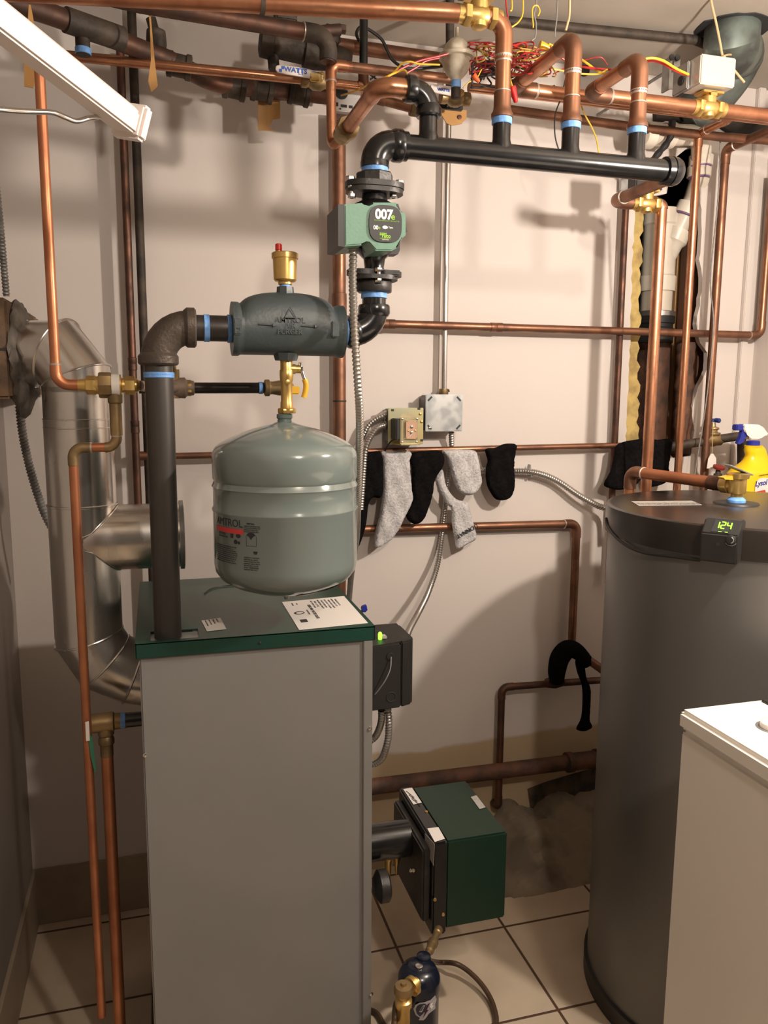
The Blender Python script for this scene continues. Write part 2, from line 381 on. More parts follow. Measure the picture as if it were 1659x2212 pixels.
# vertical trim strip near the right corner
q0 = P(1648, 380, 2.13); bm = B(); box(bm, (xr-.06, D-.016, 1.0), (xr-.035, D, CZ), .002); struct('trim_2', bm, wall_paint)
# soffit box along the left top
# ------------------------------------------------------------------ stack opening contents
t = thing('cast_iron_stack', 'rusty brown cast iron stack pipe with black rubber coupling in the wall opening', 'pipe', P(1400, 990, 2.27))
a, b = P(1404, 990, 2.27), P(1404, 725, 2.27); a.x = b.x = P(1406, 850, 2.27).x
link('pipe', tube([V((a.x, 2.27, .70)), b], .054, 28), rust, t)
bm = B(); lathe(bm, V((a.x, 2.27, P(1404, 742, 2.27).z)), Z, [(0, .05), (.001, .058), (.045, .06), (.05, .055), (.06, .055), (.062, .060), (.098, .060), (.1, .05)], 30); link('rubber_coupling', bm, rubber, t)
bm = B(); lathe(bm, V((a.x, 2.27, P(1404, 684, 2.27).z)), Z, [(0, .054), (0, .0608), (.014, .0608), (.014, .054)], 30); link('clamp_band', bm, zinc, t)
sx_ = a.x
t = thing('drain_stack', 'white plastic drain wye with purple primer rings, standing on the rubber coupling', 'drain pipe', P(1404, 670, 2.27))
zb, zt_ = P(1404, 690, 2.27).z, P(1404, 452, 2.27).z
bm = B(); lathe(bm, V((sx_, 2.27, zb)), Z, [(0, .049), (.085, .049), (.086, .056), (.13, .057), (.135, .052), (zt_-zb-.05, .052), (zt_-zb-.045, .057), (zt_-zb, .055), (zt_-zb+.002, .046)], 30); link('wye_body', bm, pvc, t)
w0 = V((sx_+.01, 2.262, P(1404, 600, 2.27).z)); w1 = P(1464, 500, 2.24); w2 = P(1500, 425, 2.22)
d = (w2-w1).normalized()
bm = B(); lathe(bm, w1-d*.13, d, [(0, .03), (.09, .034), (.1, .042), (.135, .042), (.136, .034)], 26); link('wye_branch', bm, pvc, t)
wp = [w1-d*.02, P(1500, 425, 2.22), P(1508, 385, 2.19), P(1510, 330, 2.16), P(1512, 305, 2.12), P(1490, 290, 2.08), P(1400, 290, 2.05)]
t2 = thing('waste_pipe', 'white plastic drain arm curving down from the ceiling pipes into the wye', 'drain pipe', w1)
link('pipe', tube(fillet([wp[0], P(1497, 432, 2.21), P(1512, 385, 2.16), P(1516, 292, 2.10), P(1385, 292, 2.02)], .045), .0285, 24), pvc, t2)
for (c, dd, ln) in ((P(1484, 452, 2.215), d, .035), (P(1510, 372, 2.15), Z, .03), (P(1514, 348, 2.14), Z, .03), (P(1443, 292, 2.055), X, .03), (P(1400, 292, 2.03), X, .028)):
    bm = B(); lathe(bm, c-dd*ln/2, dd, [(0, .029), (.001, .0345), (ln-.001, .0345), (ln, .029)], 26); s = link('socket', bm, pvc, t2)
    bm = B(); lathe(bm, c-dd*(ln/2+.003), dd, [(0, .029), (.001, .031), (.003, .031), (.004, .029)], 26); link('primer_ring', bm, purple, s)
# timber, board and foam inside the opening
bm = B(); q = P(1440, 700, 2.33); box(bm, (sx_+.064, 2.262, .75), (sx_+.15, 2.275, 1.95)); tag(link('backing_board', bm, wood_tan), 'tan board at the back of the wall opening beside the white wye', 'board')
bm = B(); box(bm, (P(1478, 600, 2.22).x, 2.205, .75), (P(1512, 600, 2.24).x+.02, 2.245, 1.95), .003); tag(link('wall_stud', bm, wood_brown), 'dark brown timber stud inside the wall opening', 'timber')
a, b = P(1482, 740, 2.175), P(1472, 980, 2.175)
bm = B(); rr = [.027+.0022*math.sin(i*.9)+.0022*math.sin(i*2.3) for i in range(24)]
sweep(bm, [a.lerp(b, i/23) for i in range(24)], rr, 18); tag(link('corroded_pipe', bm, rust), 'corroded flaking iron pipe in the lower right of the wall opening', 'pipe')
random.seed(5); bm = B(); L, Rr = [], []
for i in range(40):
    f = i/39; py = 432+f*520; L.append(P(1374-f*20-6, py, 2.165)); Rr.append(P(1387-f*11+random.uniform(-4, 5), py, 2.165))
prism(bm, L+Rr[::-1], (0, .04, 0)); tag(link('insulation_strip', bm, foam), 'ragged yellow insulation foam strip along the left edge of the opening', 'insulation')
# rough concrete at the foot of the wall on the right
random.seed(11); bm = B(); nx_, ny_ = 46, 22; x0, x1, y0, y1 = .86, 1.80, 1.90, 2.15; g = []
def bump(x, y): return .5+.5*math.sin(x*31+1.3*math.sin(y*23))*math.cos(y*29+x*9)
for i in range(nx_):
    row = []
    for j in range(ny_):
        x = x0+(x1-x0)*i/(nx_-1); y = y0+(y1-y0)*j/(ny_-1)
        e = min(1, (x-x0)/.16)*min(1, (y-y0)/(.10+.05*math.sin(x*17))) if y > y0 else 0
        z = max(0, e)*(.02+.13*((y-y0)/(y1-y0))**1.6)*(.8+.4*bump(x, y)); row.append(bm.verts.new((x, y, z-.002+(.012*bump(x*2.3, y*3)+random.uniform(-.007, .009))*max(e, 0))))
    g.append(row)
for i in range(nx_-1):
    for j in range(ny_-1): bm.faces.new((g[i][j], g[i+1][j], g[i+1][j+1], g[i][j+1]))
o = link('concrete_rubble', bm, concrete); o['kind'] = 'stuff'; tag(o, 'rough broken concrete and rubble at the wall foot behind the burner', 'concrete'); o['kind'] = 'stuff'
# dark hole broken out of the wall above the rubble
bm = B(); pts = [(1140, 1705), (1180, 1690), (1240, 1672), (1300, 1655), (1330, 1700), (1320, 1790), (1270, 1800), (1220, 1780), (1180, 1800), (1150, 1770)]
prism(bm, [P(x, y, D-.004) for x, y in pts], (0, .003, 0)); tag(link('broken_masonry', bm, mat('dark_masonry', (.11, .075, .045), (.035, .03, .028), 16, .95, bump=1, bscale=30)), 'dark crumbling masonry patch low on the wall beside the heater', 'masonry')
t = thing('iron_drain_pipe', 'thick rusty iron pipe running low along the wall behind the burner', 'pipe', P(815, 1697, 2.09))
a, b = P(700, 1712, 2.095), P(1340, 1633, 2.095)
link('pipe', tube([a, b], .0235, 24), rust, t)
bm = B(); c = a.lerp(b, .80); d = (b-a).normalized(); lathe(bm, c, d, [(0, .024), (.002, .031), (.02, .031), (.022, .027), (.10, .027), (.102, .031), (.12, .031), (.122, .024)], 24); link('coupling', bm, rust, t)
# ================================================================== boiler
Y0 = 1.46
bx0, bx1, by0, by1, bz = -.050, .388, 1.42, 1.90, .989
bo = thing('boiler', 'grey floor standing boiler with a dark green lid', 'boiler', ((bx0+bx1)/2, (by0+by1)/2, 0))
bm = B(); box(bm, (bx0+.006, by0+.006, .02), (bx1-.006, by1-.006, .965), .003); link('jacket', bm, boiler_grey, bo)
bm = B(); box(bm, (bx0+.02, by0+.02, 0), (bx1-.02, by1-.02, .022)); link('base', bm, plastic_black, bo)
bm = B(); box(bm, (bx1-.0225, by0+.001, .02), (bx1-.004, by0+.02, .962), .0015); tr = link('corner_flange', bm, boiler_grey, bo)
for px, py in ((799, 1573), (802, 2147)): screw(P(px, py, by0+.001), -Yv, .0042, tr)
for px, py in ((313, 1631),): screw(P(px, py, by0+.006), -Yv, .0042, bo)
# lid with an opening for the riser
lid = B(); zl = bz
rx, ry = P(362, 1372, 1.46).x, Y0
cut = (-.012+rx-.018, by0+.012, rx+.055, Y0+.028)
def lidbox(x0, y0, x1, y1): box(lid, (x0, y0, zl-.0025), (x1, y1, zl))
lidbox(bx0, by0, bx1, cut[1]); lidbox(bx0, cut[3], bx1, by1); lidbox(bx0, cut[1], cut[0], cut[3]); lidbox(cut[2], cut[1], bx1, cut[3])
box(lid, (bx0, by0, zl-.028), (bx1, by0+.002, zl), .0008); box(lid, (bx0, by1-.002, zl-.028), (bx1, by1, zl))
box(lid, (bx0, by0, zl-.028), (bx0+.002, by1, zl)); box(lid, (bx1-.002, by0, zl-.028), (bx1, by1, zl))
lo = link('lid', lid, lid_green, bo)
bm = B(); box(bm, (cut[0]-.012, cut[1]-.004, zl-.006), (cut[2]+.004, cut[3]+.02, zl-.004)); link('opening_plate', bm, galv_dull, lo)
screw(P(562, 1389, by0), -Yv, .003, lo, plastic_black)
def lidpt(px, py, dz=.0006): return PZ(px, py, zl+dz)
q = [lidpt(609, 1301), lidpt(743, 1288), lidpt(795, 1346), lidpt(646, 1361)]
bm = B(); prism(bm, q, (0, 0, .0005)); rl = link('rating_label', bm, paper, lo)
# the label's text runs towards the camera: x axis = -y of the room
ux = (q[3]-q[0]).normalized(); uy = (q[1]-q[0]).normalized(); o0 = q[0]+Z*.0007
wl, hl = (q[3]-q[0]).length, (q[1]-q[0]).length
def lt(s, size, u, v, bold=0, m=ink): text('label_text', s, size, o0+ux*u*wl+uy*v*hl, ux, uy, m, rl, bold=bold, ext=.0001)
lt('SERIES MIN WATER BOILER', .0088, .20, .34, .0003)
lt('WATER BOILER', .0050, .38, .27)
for i, s in enumerate(('INPUT  BTU/HR  GAL/HR', 'SERIES 2   1.25   86%', 'MIN. RELIEF VALVE CAPACITY', 'MAX. W.P. WATER 30 PSI', 'GROSS OUTPUT   NET RATING', 'BURNER  NOZZLE  PUMP PSI', 'HEATING SURFACE  SQ FT', 'FIRING RATE  100  120')):
    lt(s, .0052, .06+.03*(i % 2), .42+i*.055, .00005)
lt('APPROVED', .0045, .08, .12); lt('LISTED', .004, .1, .19)
bm = B(); c = o0+ux*wl*.46+uy*hl*.15
ring = [c+ux*.011*math.cos(2*PI*k/28)+uy*.011*math.sin(2*PI*k/28) for k in range(28)]; r2 = [c+ux*.0068*math.cos(2*PI*k/28)+uy*.0078*math.sin(2*PI*k/28)+uy*.001 for k in range(28)]
va = [bm.verts.new(p) for p in ring]; vb = [bm.verts.new(p) for p in r2]
for k in range(28): bm.faces.new((va[k], va[(k+1) % 28], vb[(k+1) % 28], vb[k]))
link('label_logo', bm, ink, rl, False)
bm = B(); c = o0+ux*wl*.74+uy*hl*.14; prism(bm, [c-ux*.010-uy*.007, c+ux*.010-uy*.007, c+ux*.010+uy*.007, c-ux*.010+uy*.007], (0, 0, .0001)); link('label_badge', bm, ink, rl, False)
q = [lidpt(435, 1341), lidpt(476, 1335), lidpt(489, 1359), lidpt(447, 1364)]
bm = B(); prism(bm, q, (0, 0, .0005)); sl = link('small_label', bm, paper, lo)
ux2 = (q[3]-q[0]).normalized(); uy2 = (q[1]-q[0]).normalized()
for i, s in enumerate(('CAUTION HOT SURFACE', 'KEEP CLEAR OF VENT', 'SEE INSTRUCTIONS', 'MADE IN U.S.A.')): text('label_text', s, .0036, q[0]+Z*.0007+ux2*.003+uy2*(.006+i*.0075), ux2, uy2, ink, sl, ext=.0001)
# riser: base notch block
bm = B(); q = lidpt(404, 1362, -.004); box(bm, (q.x-.012, q.y-.010, zl-.008), (q.x+.010, q.y+.010, zl-.0035)); link('opening_slot', bm, ink, lo)
# ================================================================== riser, elbow, nipple
zt = P(450, 709, Y0).z; xr0 = P(350, 1000, Y0).x
t = thing('supply_riser', 'thick dark steel riser pipe rising out of the boiler lid to an elbow', 'pipe', (xr0, Y0, .97))
link('pipe', tube([V((xr0, Y0, .972)), V((xr0, Y0, zt-.05))], .0242, 32), iron_pipe, t)
def iron_elbow(corner, d1, d2, r, m, parent, ln=.062, bend=.055, name='elbow', collar=1.42):
    corner = V(corner); d1, d2 = V(d1).normalized(), V(d2).normalized(); bm = B()
    path = fillet([corner+d1*ln, corner, corner+d2*ln], bend); sweep(bm, path, r*1.22, 28)
    for d in (d1, d2):
        lathe(bm, corner+d*(ln-.012), d, [(-.006, r*1.22), (0, r*collar), (.012, r*collar), (.015, r*1.3), (.0155, r*1.05)], 28)
    return link(name, bm, m, parent)
e0 = V((xr0, Y0, zt)); iron_elbow(e0, -Z, X, .0242, iron_brown, t)
tape_ring(e0-Z*.082, Z, .0245, .010, t); tape_ring(e0+X*.083, X, .0225, .010, t)
xa, xb = P(500, 709, Y0).x, P(739, 716, Y0).x
link('nipple', tube([e0+X*.06, V((xa+.01, Y0, zt))], .0225, 28), iron_pipe, t)
tape_ring((xa-.004, Y0, zt), X, .0232, .007, t)
# ================================================================== air separator
t = thing('air_separator', 'slate blue cast air purger with a domed top, between the riser elbow and pump', 'air separator', ((xa+xb)/2, Y0, zt-.055))
bm = B(); N = 40; S = 36; rings = []
Lx = xb-xa; xd0, xd1 = P(520, 640, Y0).x, P(714, 640, Y0).x; top = P(617, 632, Y0).z-zt; rb = .0445
def sst(t): t = min(1, max(0, t)); return t*t*(3-2*t)
for i in range(N+1):
    x = xa+Lx*i/N
    u = (x-xd0)/(xd1-xd0); hgt = 0
    if 0 < u < 1: hgt = (top-rb)*(1-abs(2*u-1)**2.4)**(1/1.7)
    rr = rb+ (.0025 if (i < 3 or i > N-3) else 0)
    ring = []
    for k in range(S):
        a = 2*PI*k/S; cy, cz = math.cos(a), math.sin(a); zz = rr*cz
        if cz > -.1: zz += hgt*sst((cz+.1)/.75)
        yy = rr*cy*(1-.0*hgt)
        ring.append(bm.verts.new((x, Y0+yy, zt+zz)))
    rings.append(ring)
for i in range(N):
    for k in range(S): bm.faces.new((rings[i][k], rings[i][(k+1) % S], rings[i+1][(k+1) % S], rings[i+1][k]))
bm.faces.new(rings[0]); bm.faces.new(rings[-1]); link('body', bm, purger_m, t)
xc = P(617, 700, Y0).x; ztop = zt+top
bm = B(); lathe(bm, (xc, Y0, ztop-.006), Z, [(0, .017), (.008, .0155), (.0155, .015), (.016, .009)], 8); link('top_boss', bm, purger_m, t)
bm = B(); lathe(bm, (xc, Y0, zt-rb+.004), -Z, [(0, .024), (.004, .0225), (.013, .020), (.0135, .01)], 8); link('bottom_boss', bm, purger_m, t)
yf = Y0-rb
for px in (515, 725):
    q = P(px, 711, yf); bm = B(); box(bm, (q.x-.008, yf-.004, zt-.013), (q.x+.006, yf+.02, zt+.015), .002); b_ = link('casting_boss', bm, purger_m, t)
    if px < 600: text('cast_text', '1.5', .008, (q.x+.003, yf-.0045, zt-.010), Z, -X, purger_m, b_, ext=.0008)
def emb(s, size, px, py): 
    q = P(px, py, yf+.0008); text('cast_text', s, size, q, X, Z+Yv*.0, purger_m, t, align='CENTER', ext=.0018, bold=.0001)
emb('AMTROL', .0135, 627, 697); emb('AIR', .0125, 627, 709); emb('PURGER', .0120, 626, 722)
q = P(627, 676, yf-.003); bm = B()
tri = [q+X*(-.010)+Z*(-.008), q+X*.010+Z*(-.008), q+Z*.010]
for a, b in zip(tri, tri[1:]+tri[:1]): tube([a, b], .0009, 6, bm)
link('cast_mark', bm, purger_m, t)
for pa, pb in (((558, 700), (594, 703)), ((652, 704), (684, 706))):
    a, b = P(*pa, yf-.001), P(*pb, yf-.001); bm = B(); tube([a, b], .0014, 8, bm); lathe(bm, b-X*.004, X, [(0, .0035), (.007, .0005)], 8); link('cast_arrow', bm, purger_m, t)
# brass air vent
z0 = ztop+.009
t = thing('air_vent', 'brass float air vent with a red cap on top of the slate purger', 'air vent', (xc, Y0, z0))
zz = lambda py: P(617, py, Y0).z
tape_ring((xc, Y0, z0+.004), Z, .0095, .012, t)
bm = B(); b0 = zz(616); lathe(bm, (xc, Y0, b0), Z, [(-.006, .009), (0, .010), (.001, .0125), (.005, .0125), (.006, .018), (.009, .0205), (zz(560)-b0, .0215), (zz(559)-b0, .0235), (zz(548)-b0, .0235), (zz(546)-b0, .021), (zz(545)-b0, .006)], 32); link('body', bm, brass, t)
cx_ = P(602, 540, Y0).x
bm = B(); lathe(bm, (cx_, Y0, zz(547)), Z, [(0, .004), (.004, .004), (.0045, .0062), (.014, .0060), (.0155, .0045)], 14); link('cap', bm, red_plastic, t)
bm = B(); lathe(bm, (cx_, Y0, zz(548)), Z, [(0, .0062), (.004, .0062), (.0042, .003)], 14); link('vent_neck', bm, brass, t)
# brass ball valve above the tank
xv = P(619, 830, Y0).x; zv = lambda py: P(619, py, Y0).z
t = thing('ball_valve', 'brass ball valve with a yellow lever, between the purger and the grey tank', 'valve', (xv, Y0, zv(895)))
bm = B(); pr = [(zv(893), .012), (zv(892), .0145), (zv(882), .0148), (zv(881), .012), (zv(870), .0115), (zv(866), .0105), (zv(826), .0105), (zv(822), .0118), (zv(812), .0125), (zv(800), .0125), (zv(798), .0112), (zv(771), .0112), (zv(769), .009)]
lathe(bm, (xv, Y0, 0), Z, pr, 24); link('body', bm, brass, t)
bm = B(); hexnut(bm, (xv, Y0, zv(893)), Z, zv(882)-zv(893), .0165); link('union_nut', bm, brass, t)
bm = B(); lathe(bm, (xv, Y0-.009, zv(826)), -Yv, [(0, .005), (.006, .005), (.0065, .003)], 6); link('vent_plug', bm, brass, t)
bm = B(); lathe(bm, (xv+.006, Y0, zv(797)), X, [(0, .009), (.010, .009), (.0105, .0075), (.019, .0075), (.0195, .005)], 16); st = link('stem', bm, brass, t)
bm = B(); hexnut(bm, (xv+.025, Y0, zv(797)), X, .005, .0055); link('lever_nut', bm, steel, st)
a = V((xv+.026, Y0, zv(790))); bm = B()
sweep(bm, catmull([a+Z*.006, a, P(655, 812, Y0), P(659, 822, Y0), P(660, 840, Y0), P(657, 857, Y0)], 5), [.0035]*4+[.0034]*22, 10); lv = link('lever', bm, steel, t)
bm = B(); sweep(bm, catmull([P(658, 819, Y0), P(661, 830, Y0), P(660, 845, Y0), P(656, 859, Y0)], 5), .0052, 12); link('lever_grip', bm, yellow_plastic, lv)
# black pipe with old valve behind
yb = 1.60
t = run('feed_pipe', 'black steel pipe running level from behind the riser towards the tank valve', 'pipe', [P(300, 838, yb), P(572, 838, yb)], .0107, mat('black_steel_pipe', (.022, .02, .018), (.04, .03, .025), 30, .3, .4))
tape_ring(P(563, 838, yb), X, .0112, .008, t)
t = thing('globe_valve', 'tarnished valve with a yellow lever end, on the black pipe behind the brass valve', 'valve', P(590, 850, yb))
c = P(590, 838, yb); bm = B(); lathe(bm, c-X*.018, X, [(0, .013), (.002, .0165), (.010, .0165), (.012, .013), (.016, .0125), (.03, .015), (.042, .015), (.055, .011), (.058, .008)], 18); link('body', bm, brass_old, t)
a = P(636, 843, yb-.03); bm = B(); box(bm, a-V((.012, .004, .008)), a+V((.010, .004, .008)), .002); link('lever_end', bm, yellow_plastic, t)
# fittings between the riser and the black pipe
t = thing('tee_fitting', 'dusty pinkish tee fitting and plug just right of the riser', 'fitting', P(392, 870, yb))
c = P(388, 838, yb); bm = B(); lathe(bm, c-X*.03, X, [(0, .018), (.04, .02), (.045, .014), (.056, .014), (.058, .011)], 20); link('body', bm, mat('dusty_fitting', (.30, .22, .17), (.2, .15, .11), 20, .6, .3), t)
bm = B(); tube([c+V((-.012, 0, -.02)), c+V((-.012, 0, .035))], .0125, 18, bm); hexnut(bm, c+V((-.012, 0, .018)), Z, .012, .0115); hexnut(bm, c+V((-.012, 0, .034)), Z, .008, .007); link('plug', bm, brass_old, t)
bm = B(); hexnut(bm, P(402, 838, yb), X, .010, .0155); link('nut', bm, brass, t)
# ================================================================== expansion tank
TY = Y0; xt = P(617, 1100, TY).x; tz = lambda py: P(617, py, TY).z; RT = .1325
t = thing('expansion_tank', 'big grey steel expansion tank hanging above the boiler lid', 'tank', (xt, TY, tz(1290)))
pr = [(tz(1280), .004), (tz(1276), .035), (tz(1268), .070), (tz(1256), .100), (tz(1242), .120), (tz(1226), .130), (tz(1210), RT)]
pr += [(tz(1099), RT), (tz(1096), RT+.0016), (tz(1093), RT+.0016), (tz(1089), RT-.001), (tz(1050), RT-.001), (tz(1046), RT+.0012), (tz(1041), RT-.001), (tz(1035), RT-.003), (tz(1029), RT), (tz(985), RT)]
pr += [(tz(974), .131), (tz(964), .126), (tz(954), .114), (tz(944), .098), (tz(934), .078), (tz(926), .058), (tz(920), .038), (tz(916), .024), (tz(911), .0145)]
bm = B(); lathe(bm, (xt, TY, 0), Z, pr, 72); tb = link('tank_body', bm, tank_m, t)
bm = B(); lathe(bm, (xt, TY, 0), Z, [(tz(916), .014), (tz(905), .0125), (tz(903), .0145), (tz(895), .0145), (tz(893), .010)], 20); link('neck', bm, mat('teal_grey_fitting', (.12, .17, .16), None, rough=.4), t)
bm = B(); lathe(bm, (xt, TY, tz(1278)), -Z, [(0, .008), (.008, .008), (.009, .005), (.014, .0045), (.0145, .002)], 12); link('air_stem', bm, galv_dull, t)
def onTank(px, py, rad=RT+.0004):
    d = ray(px, py); a = d.x*d.x+d.y*d.y; b = -2*(d.x*xt+d.y*TY); c = xt*xt+TY*TY-rad*rad
    s = (-b-math.sqrt(max(b*b-4*a*c, 0)))/(2*a); q = d*s; q.z += H; return q
def wrap(bm, px, py, hgt):
    """text laid on the tank: origin at the pixel, x runs round the tank"""
    q = onTank(max(px, 500) if px < 525 else px, py); q0 = onTank(px, py); a0 = math.atan2(q0.y-TY, q0.x-xt)
    for v in bm.verts:
        a = a0+v.co.x/RT; rr = RT+.0005+v.co.z
        v.co = V((xt+rr*math.cos(a), TY+rr*math.sin(a), q.z+v.co.y))
    return bm
def tt(s, size, px, py, m=ink, bold=0, sx=1): link('tank_text', wrap(text_bm(s, size, bold, .0001, sx=sx), px, py, 0), m, tb, False)
tt('AMTROL', .0185, 469.5, 1137, ink, 0, 1.0)
bm = B(); g = []
for i in range(24): g.append([bm.verts.new((.078*i/23-.002, -.002-.0085*j, 0)) for j in range(2)])
for i in range(23): bm.faces.new((g[i][0], g[i+1][0], g[i+1][1], g[i][1]))
link('tank_stripe', wrap(bm, 469.0, 1139, 0), red_ink, tb, False)
random.seed(2)
words = 'WARNING READ ALL INSTRUCTIONS BEFORE USE MAXIMUM WORKING PRESSURE 100 PSIG FACTORY PRECHARGE 12 PSIG MAXIMUM TEMPERATURE 240 F DO NOT ADJUST PRECHARGE WHILE SYSTEM IS UNDER PRESSURE INSTALL A RELIEF VALVE'.split()
def para(n, chars, px, py, size, step):
    for i in range(n):
        s = ''
        while len(s) < chars: s += random.choice(words)+' '
        tt(s[:chars].strip(), size, px, py+step*i)
tt('EXTROL', .0060, 474, 1158); tt('EXPANSION TANK', .0034, 474, 1163)
para(9, 38, 469.5, 1183, .0030, 4.3)
tt('INSTALL', .0040, 533, 1133, ink, .0001); para(4, 18, 527, 1137.5, .0029, 4.0)
para(7, 18, 527, 1205, .0029, 4.3)
# marks on the label: small emblems and the tank diagram
def mark(shape, px, py, m=ink):
    bm = B(); vs = [bm.verts.new((x, y, 0)) for x, y in shape]; bm.faces.new(vs); link('tank_emblem', wrap(bm, px, py, 0), m, tb, False)
sq = [(0, 0), (.007, 0), (.007, .008), (0, .008)]; el = [(.0055+.0055*math.cos(k*PI/8), .004+.004*math.sin(k*PI/8)) for k in range(16)]
mark(sq, 498, 1162); mark(el, 509.5, 1162); mark([(x*.8, y) for x, y in el], 505, 1175); mark([(x*.5, y*.7) for x, y in el], 513.5, 1176)
mark([(0, 0), (.004, .004), (.008, .0045), (.0085, .006), (.0095, .006), (.010, .0045), (.014, .004), (.018, 0), (.0135, -.002), (.009, -.008), (.0045, -.002)], 532, 1156)
mark([(.001, .003), (.010, .003), (.008, -.002), (.003, -.002)], 545.5, 1195)
bm = B()
for a, b in (((0, 0), (0, -.018)), ((.019, 0), (.019, -.018)), ((0, -.018), (.019, -.018))):
    n = (b[0]-a[0], b[1]-a[1]); w_ = .0003; k = 1 if n[0] else 0
    vs = [bm.verts.new((a[0]-w_*(1-k), a[1]-w_*k, 0)), bm.verts.new((b[0]-w_*(1-k), b[1]-w_*k, 0)), bm.verts.new((b[0]+w_*(1-k), b[1]+w_*k, 0)), bm.verts.new((a[0]+w_*(1-k), a[1]+w_*k, 0))]; bm.faces.new(vs)
link('tank_diagram', wrap(bm, 532, 1157, 0), ink, tb, False)
# pale label tail under the lower dome
bm = B(); g = []
for i in range(22):
    f = i/21; row = []
    for j in range(3):
        px = 622+f*118; row.append(None)
    g.append(row)
def dome(a, s):
    # s runs from the bottom pole outwards along the profile
    P0 = [(p[0], p[1]) for p in pr[:6]]; k = s*(len(P0)-1); i = min(int(k), len(P0)-2); f = k-i
    z_ = P0[i][0]*(1-f)+P0[i+1][0]*f; r_ = P0[i][1]*(1-f)+P0[i+1][1]*f; return V((xt+(r_+.0012)*math.cos(a), TY+(r_+.0012)*math.sin(a), z_-.0012))
g = [[bm.verts.new(dome(R(-84+58*i/21), s)) for s in (.26+.20*(i/21), .36+.22*(i/21), .50+.24*(i/21))] for i in range(22)]
for i in range(21):
    for j in range(2): bm.faces.new((g[i][j], g[i+1][j], g[i+1][j+1], g[i][j+1]))
link('underside_label', bm, paper_dull, t)
# thin black wire lying on the lid
bm = B(); tube(catmull([lidpt(441, 1282, .002), lidpt(455, 1272, .002), lidpt(480, 1266, .002), lidpt(520, 1263, .002)], 6), .0012, 8, bm); tag(link('loose_wire', bm, wire_black), 'short thin black wire lying on the green boiler lid', 'wire')
# ================================================================== pump train
xp = P(808, 650, Y0).x
def zp(py): return P(808, py, Y0).z
zlow = zt
t = thing('lower_elbow', 'glossy black elbow below the green pump, with blue thread tape', 'pipe elbow', (xp, Y0, zlow-.03))
link('nipple', tube([V((xb-.01, Y0, zlow)), V((xp-.05, Y0, zlow))], .0215, 28), iron_gloss, t)
tape_ring((xb+.003, Y0, zlow), X, .0222, .012, t)
iron_elbow((xp, Y0, zlow), -X, Z, .0215, iron_gloss, t, ln=.047, bend=.045, collar=1.38)
link('upright_nipple', tube([V((xp, Y0, zlow+.04)), V((xp, Y0, zp(630)))], .0222, 28), iron_gloss, t)
tape_ring((xp, Y0, zp(638)), Z, .0228, .012, t)
t = thing('lower_flange', 'black cast iron flange under the green pump with bright bolts', 'flange', (xp, Y0, zp(632)))
bm = B(); hexnut(bm, (xp, Y0, zp(632)), Z, zp(606)-zp(632), .034, 8); link('hub', bm, iron_mat, t)
def flange(z0_, z1_, half, rr, parent, name='flange_plate', rot=0):
    bm = B(); pts = []; n = 40
    for k in range(n):
        a = 2*PI*k/n; c, s = math.cos(a), math.sin(a)
        # oval flange: two rounded ears joined by the hub
        x = half*abs(c)**.8*(1 if c > 0 else -1); y = rr*abs(s)**.8*(1 if s > 0 else -1); xx, yy = x*math.cos(rot)-y*math.sin(rot), x*math.sin(rot)+y*math.cos(rot)
        pts.append(V((xp+xx, Y0+yy, z0_)))
    prism(bm, pts, (0, 0, z1_-z0_)); return link(name, bm, iron_mat, parent)
flange(zp(607), zp(598), .042, .040, t); 
t2 = thing('circulator_pump', 'green and black circulator pump with a round black 007e face', 'pump', (xp, Y0, zp(597)))
flange(zp(597), zp(586), .052, .030, t2, 'lower_mount', R(8)); flange(zp(420), zp(410), .052, .034, t2, 'upper_mount')
bm = B(); lathe(bm, (xp, Y0, 0), Z, [(zp(590), .020), (zp(578), .018), (zp(560), .020), (zp(548), .030), (zp(535), .045), (zp(500), .055), (zp(470), .055), (zp(445), .040), (zp(435), .024), (zp(418), .022), (zp(412), .026)], 30); link('volute', bm, iron_gloss, t2)
# motor: green housing in front of the volute
yf1, yf0 = 1.375, 1.435
c = P(832, 484, yf1)
def fpt(px, py, y=None): return P(px, py, y or yf1)
out = [(744, 441), (782, 438), (793, 447), (800, 448), (806, 437), (856, 437), (859, 455), (870, 457), (877, 463), (877, 508), (870, 514), (861, 517), (858, 535), (848, 541), (812, 541), (806, 530), (800, 519), (790, 518), (782, 529), (745, 532)]
bm = B(); prism(bm, [fpt(*p) for p in out], (0, yf0-yf1+.03, 0)); bmesh.ops.bevel(bm, geom=[e for e in bm.edges if abs(e.verts[0].co.y-e.verts[1].co.y) < 1e-5 and e.verts[0].co.y < yf1+.001], offset=.0022, segments=2, affect='EDGES')
hs = link('motor_housing', bm, pump_green, t2)
bm = B(); prism(bm, [fpt(x, y) + V((0, .002, 0)) for x, y in [(731, 441), (745, 440), (746, 533), (731, 531)]], (0, yf0-yf1+.03, 0)); link('terminal_box', bm, plastic_black, t2)
bm = B(); prism(bm, [P(x, y, yf1+.06) for x, y in [(782, 534), (788, 545), (808, 549), (860, 549), (864, 540), (864, 515), (880, 500), (860, 440), (800, 440), (780, 450)]], (0, .03, 0)); link('back_plate', bm, iron_mat, t2)
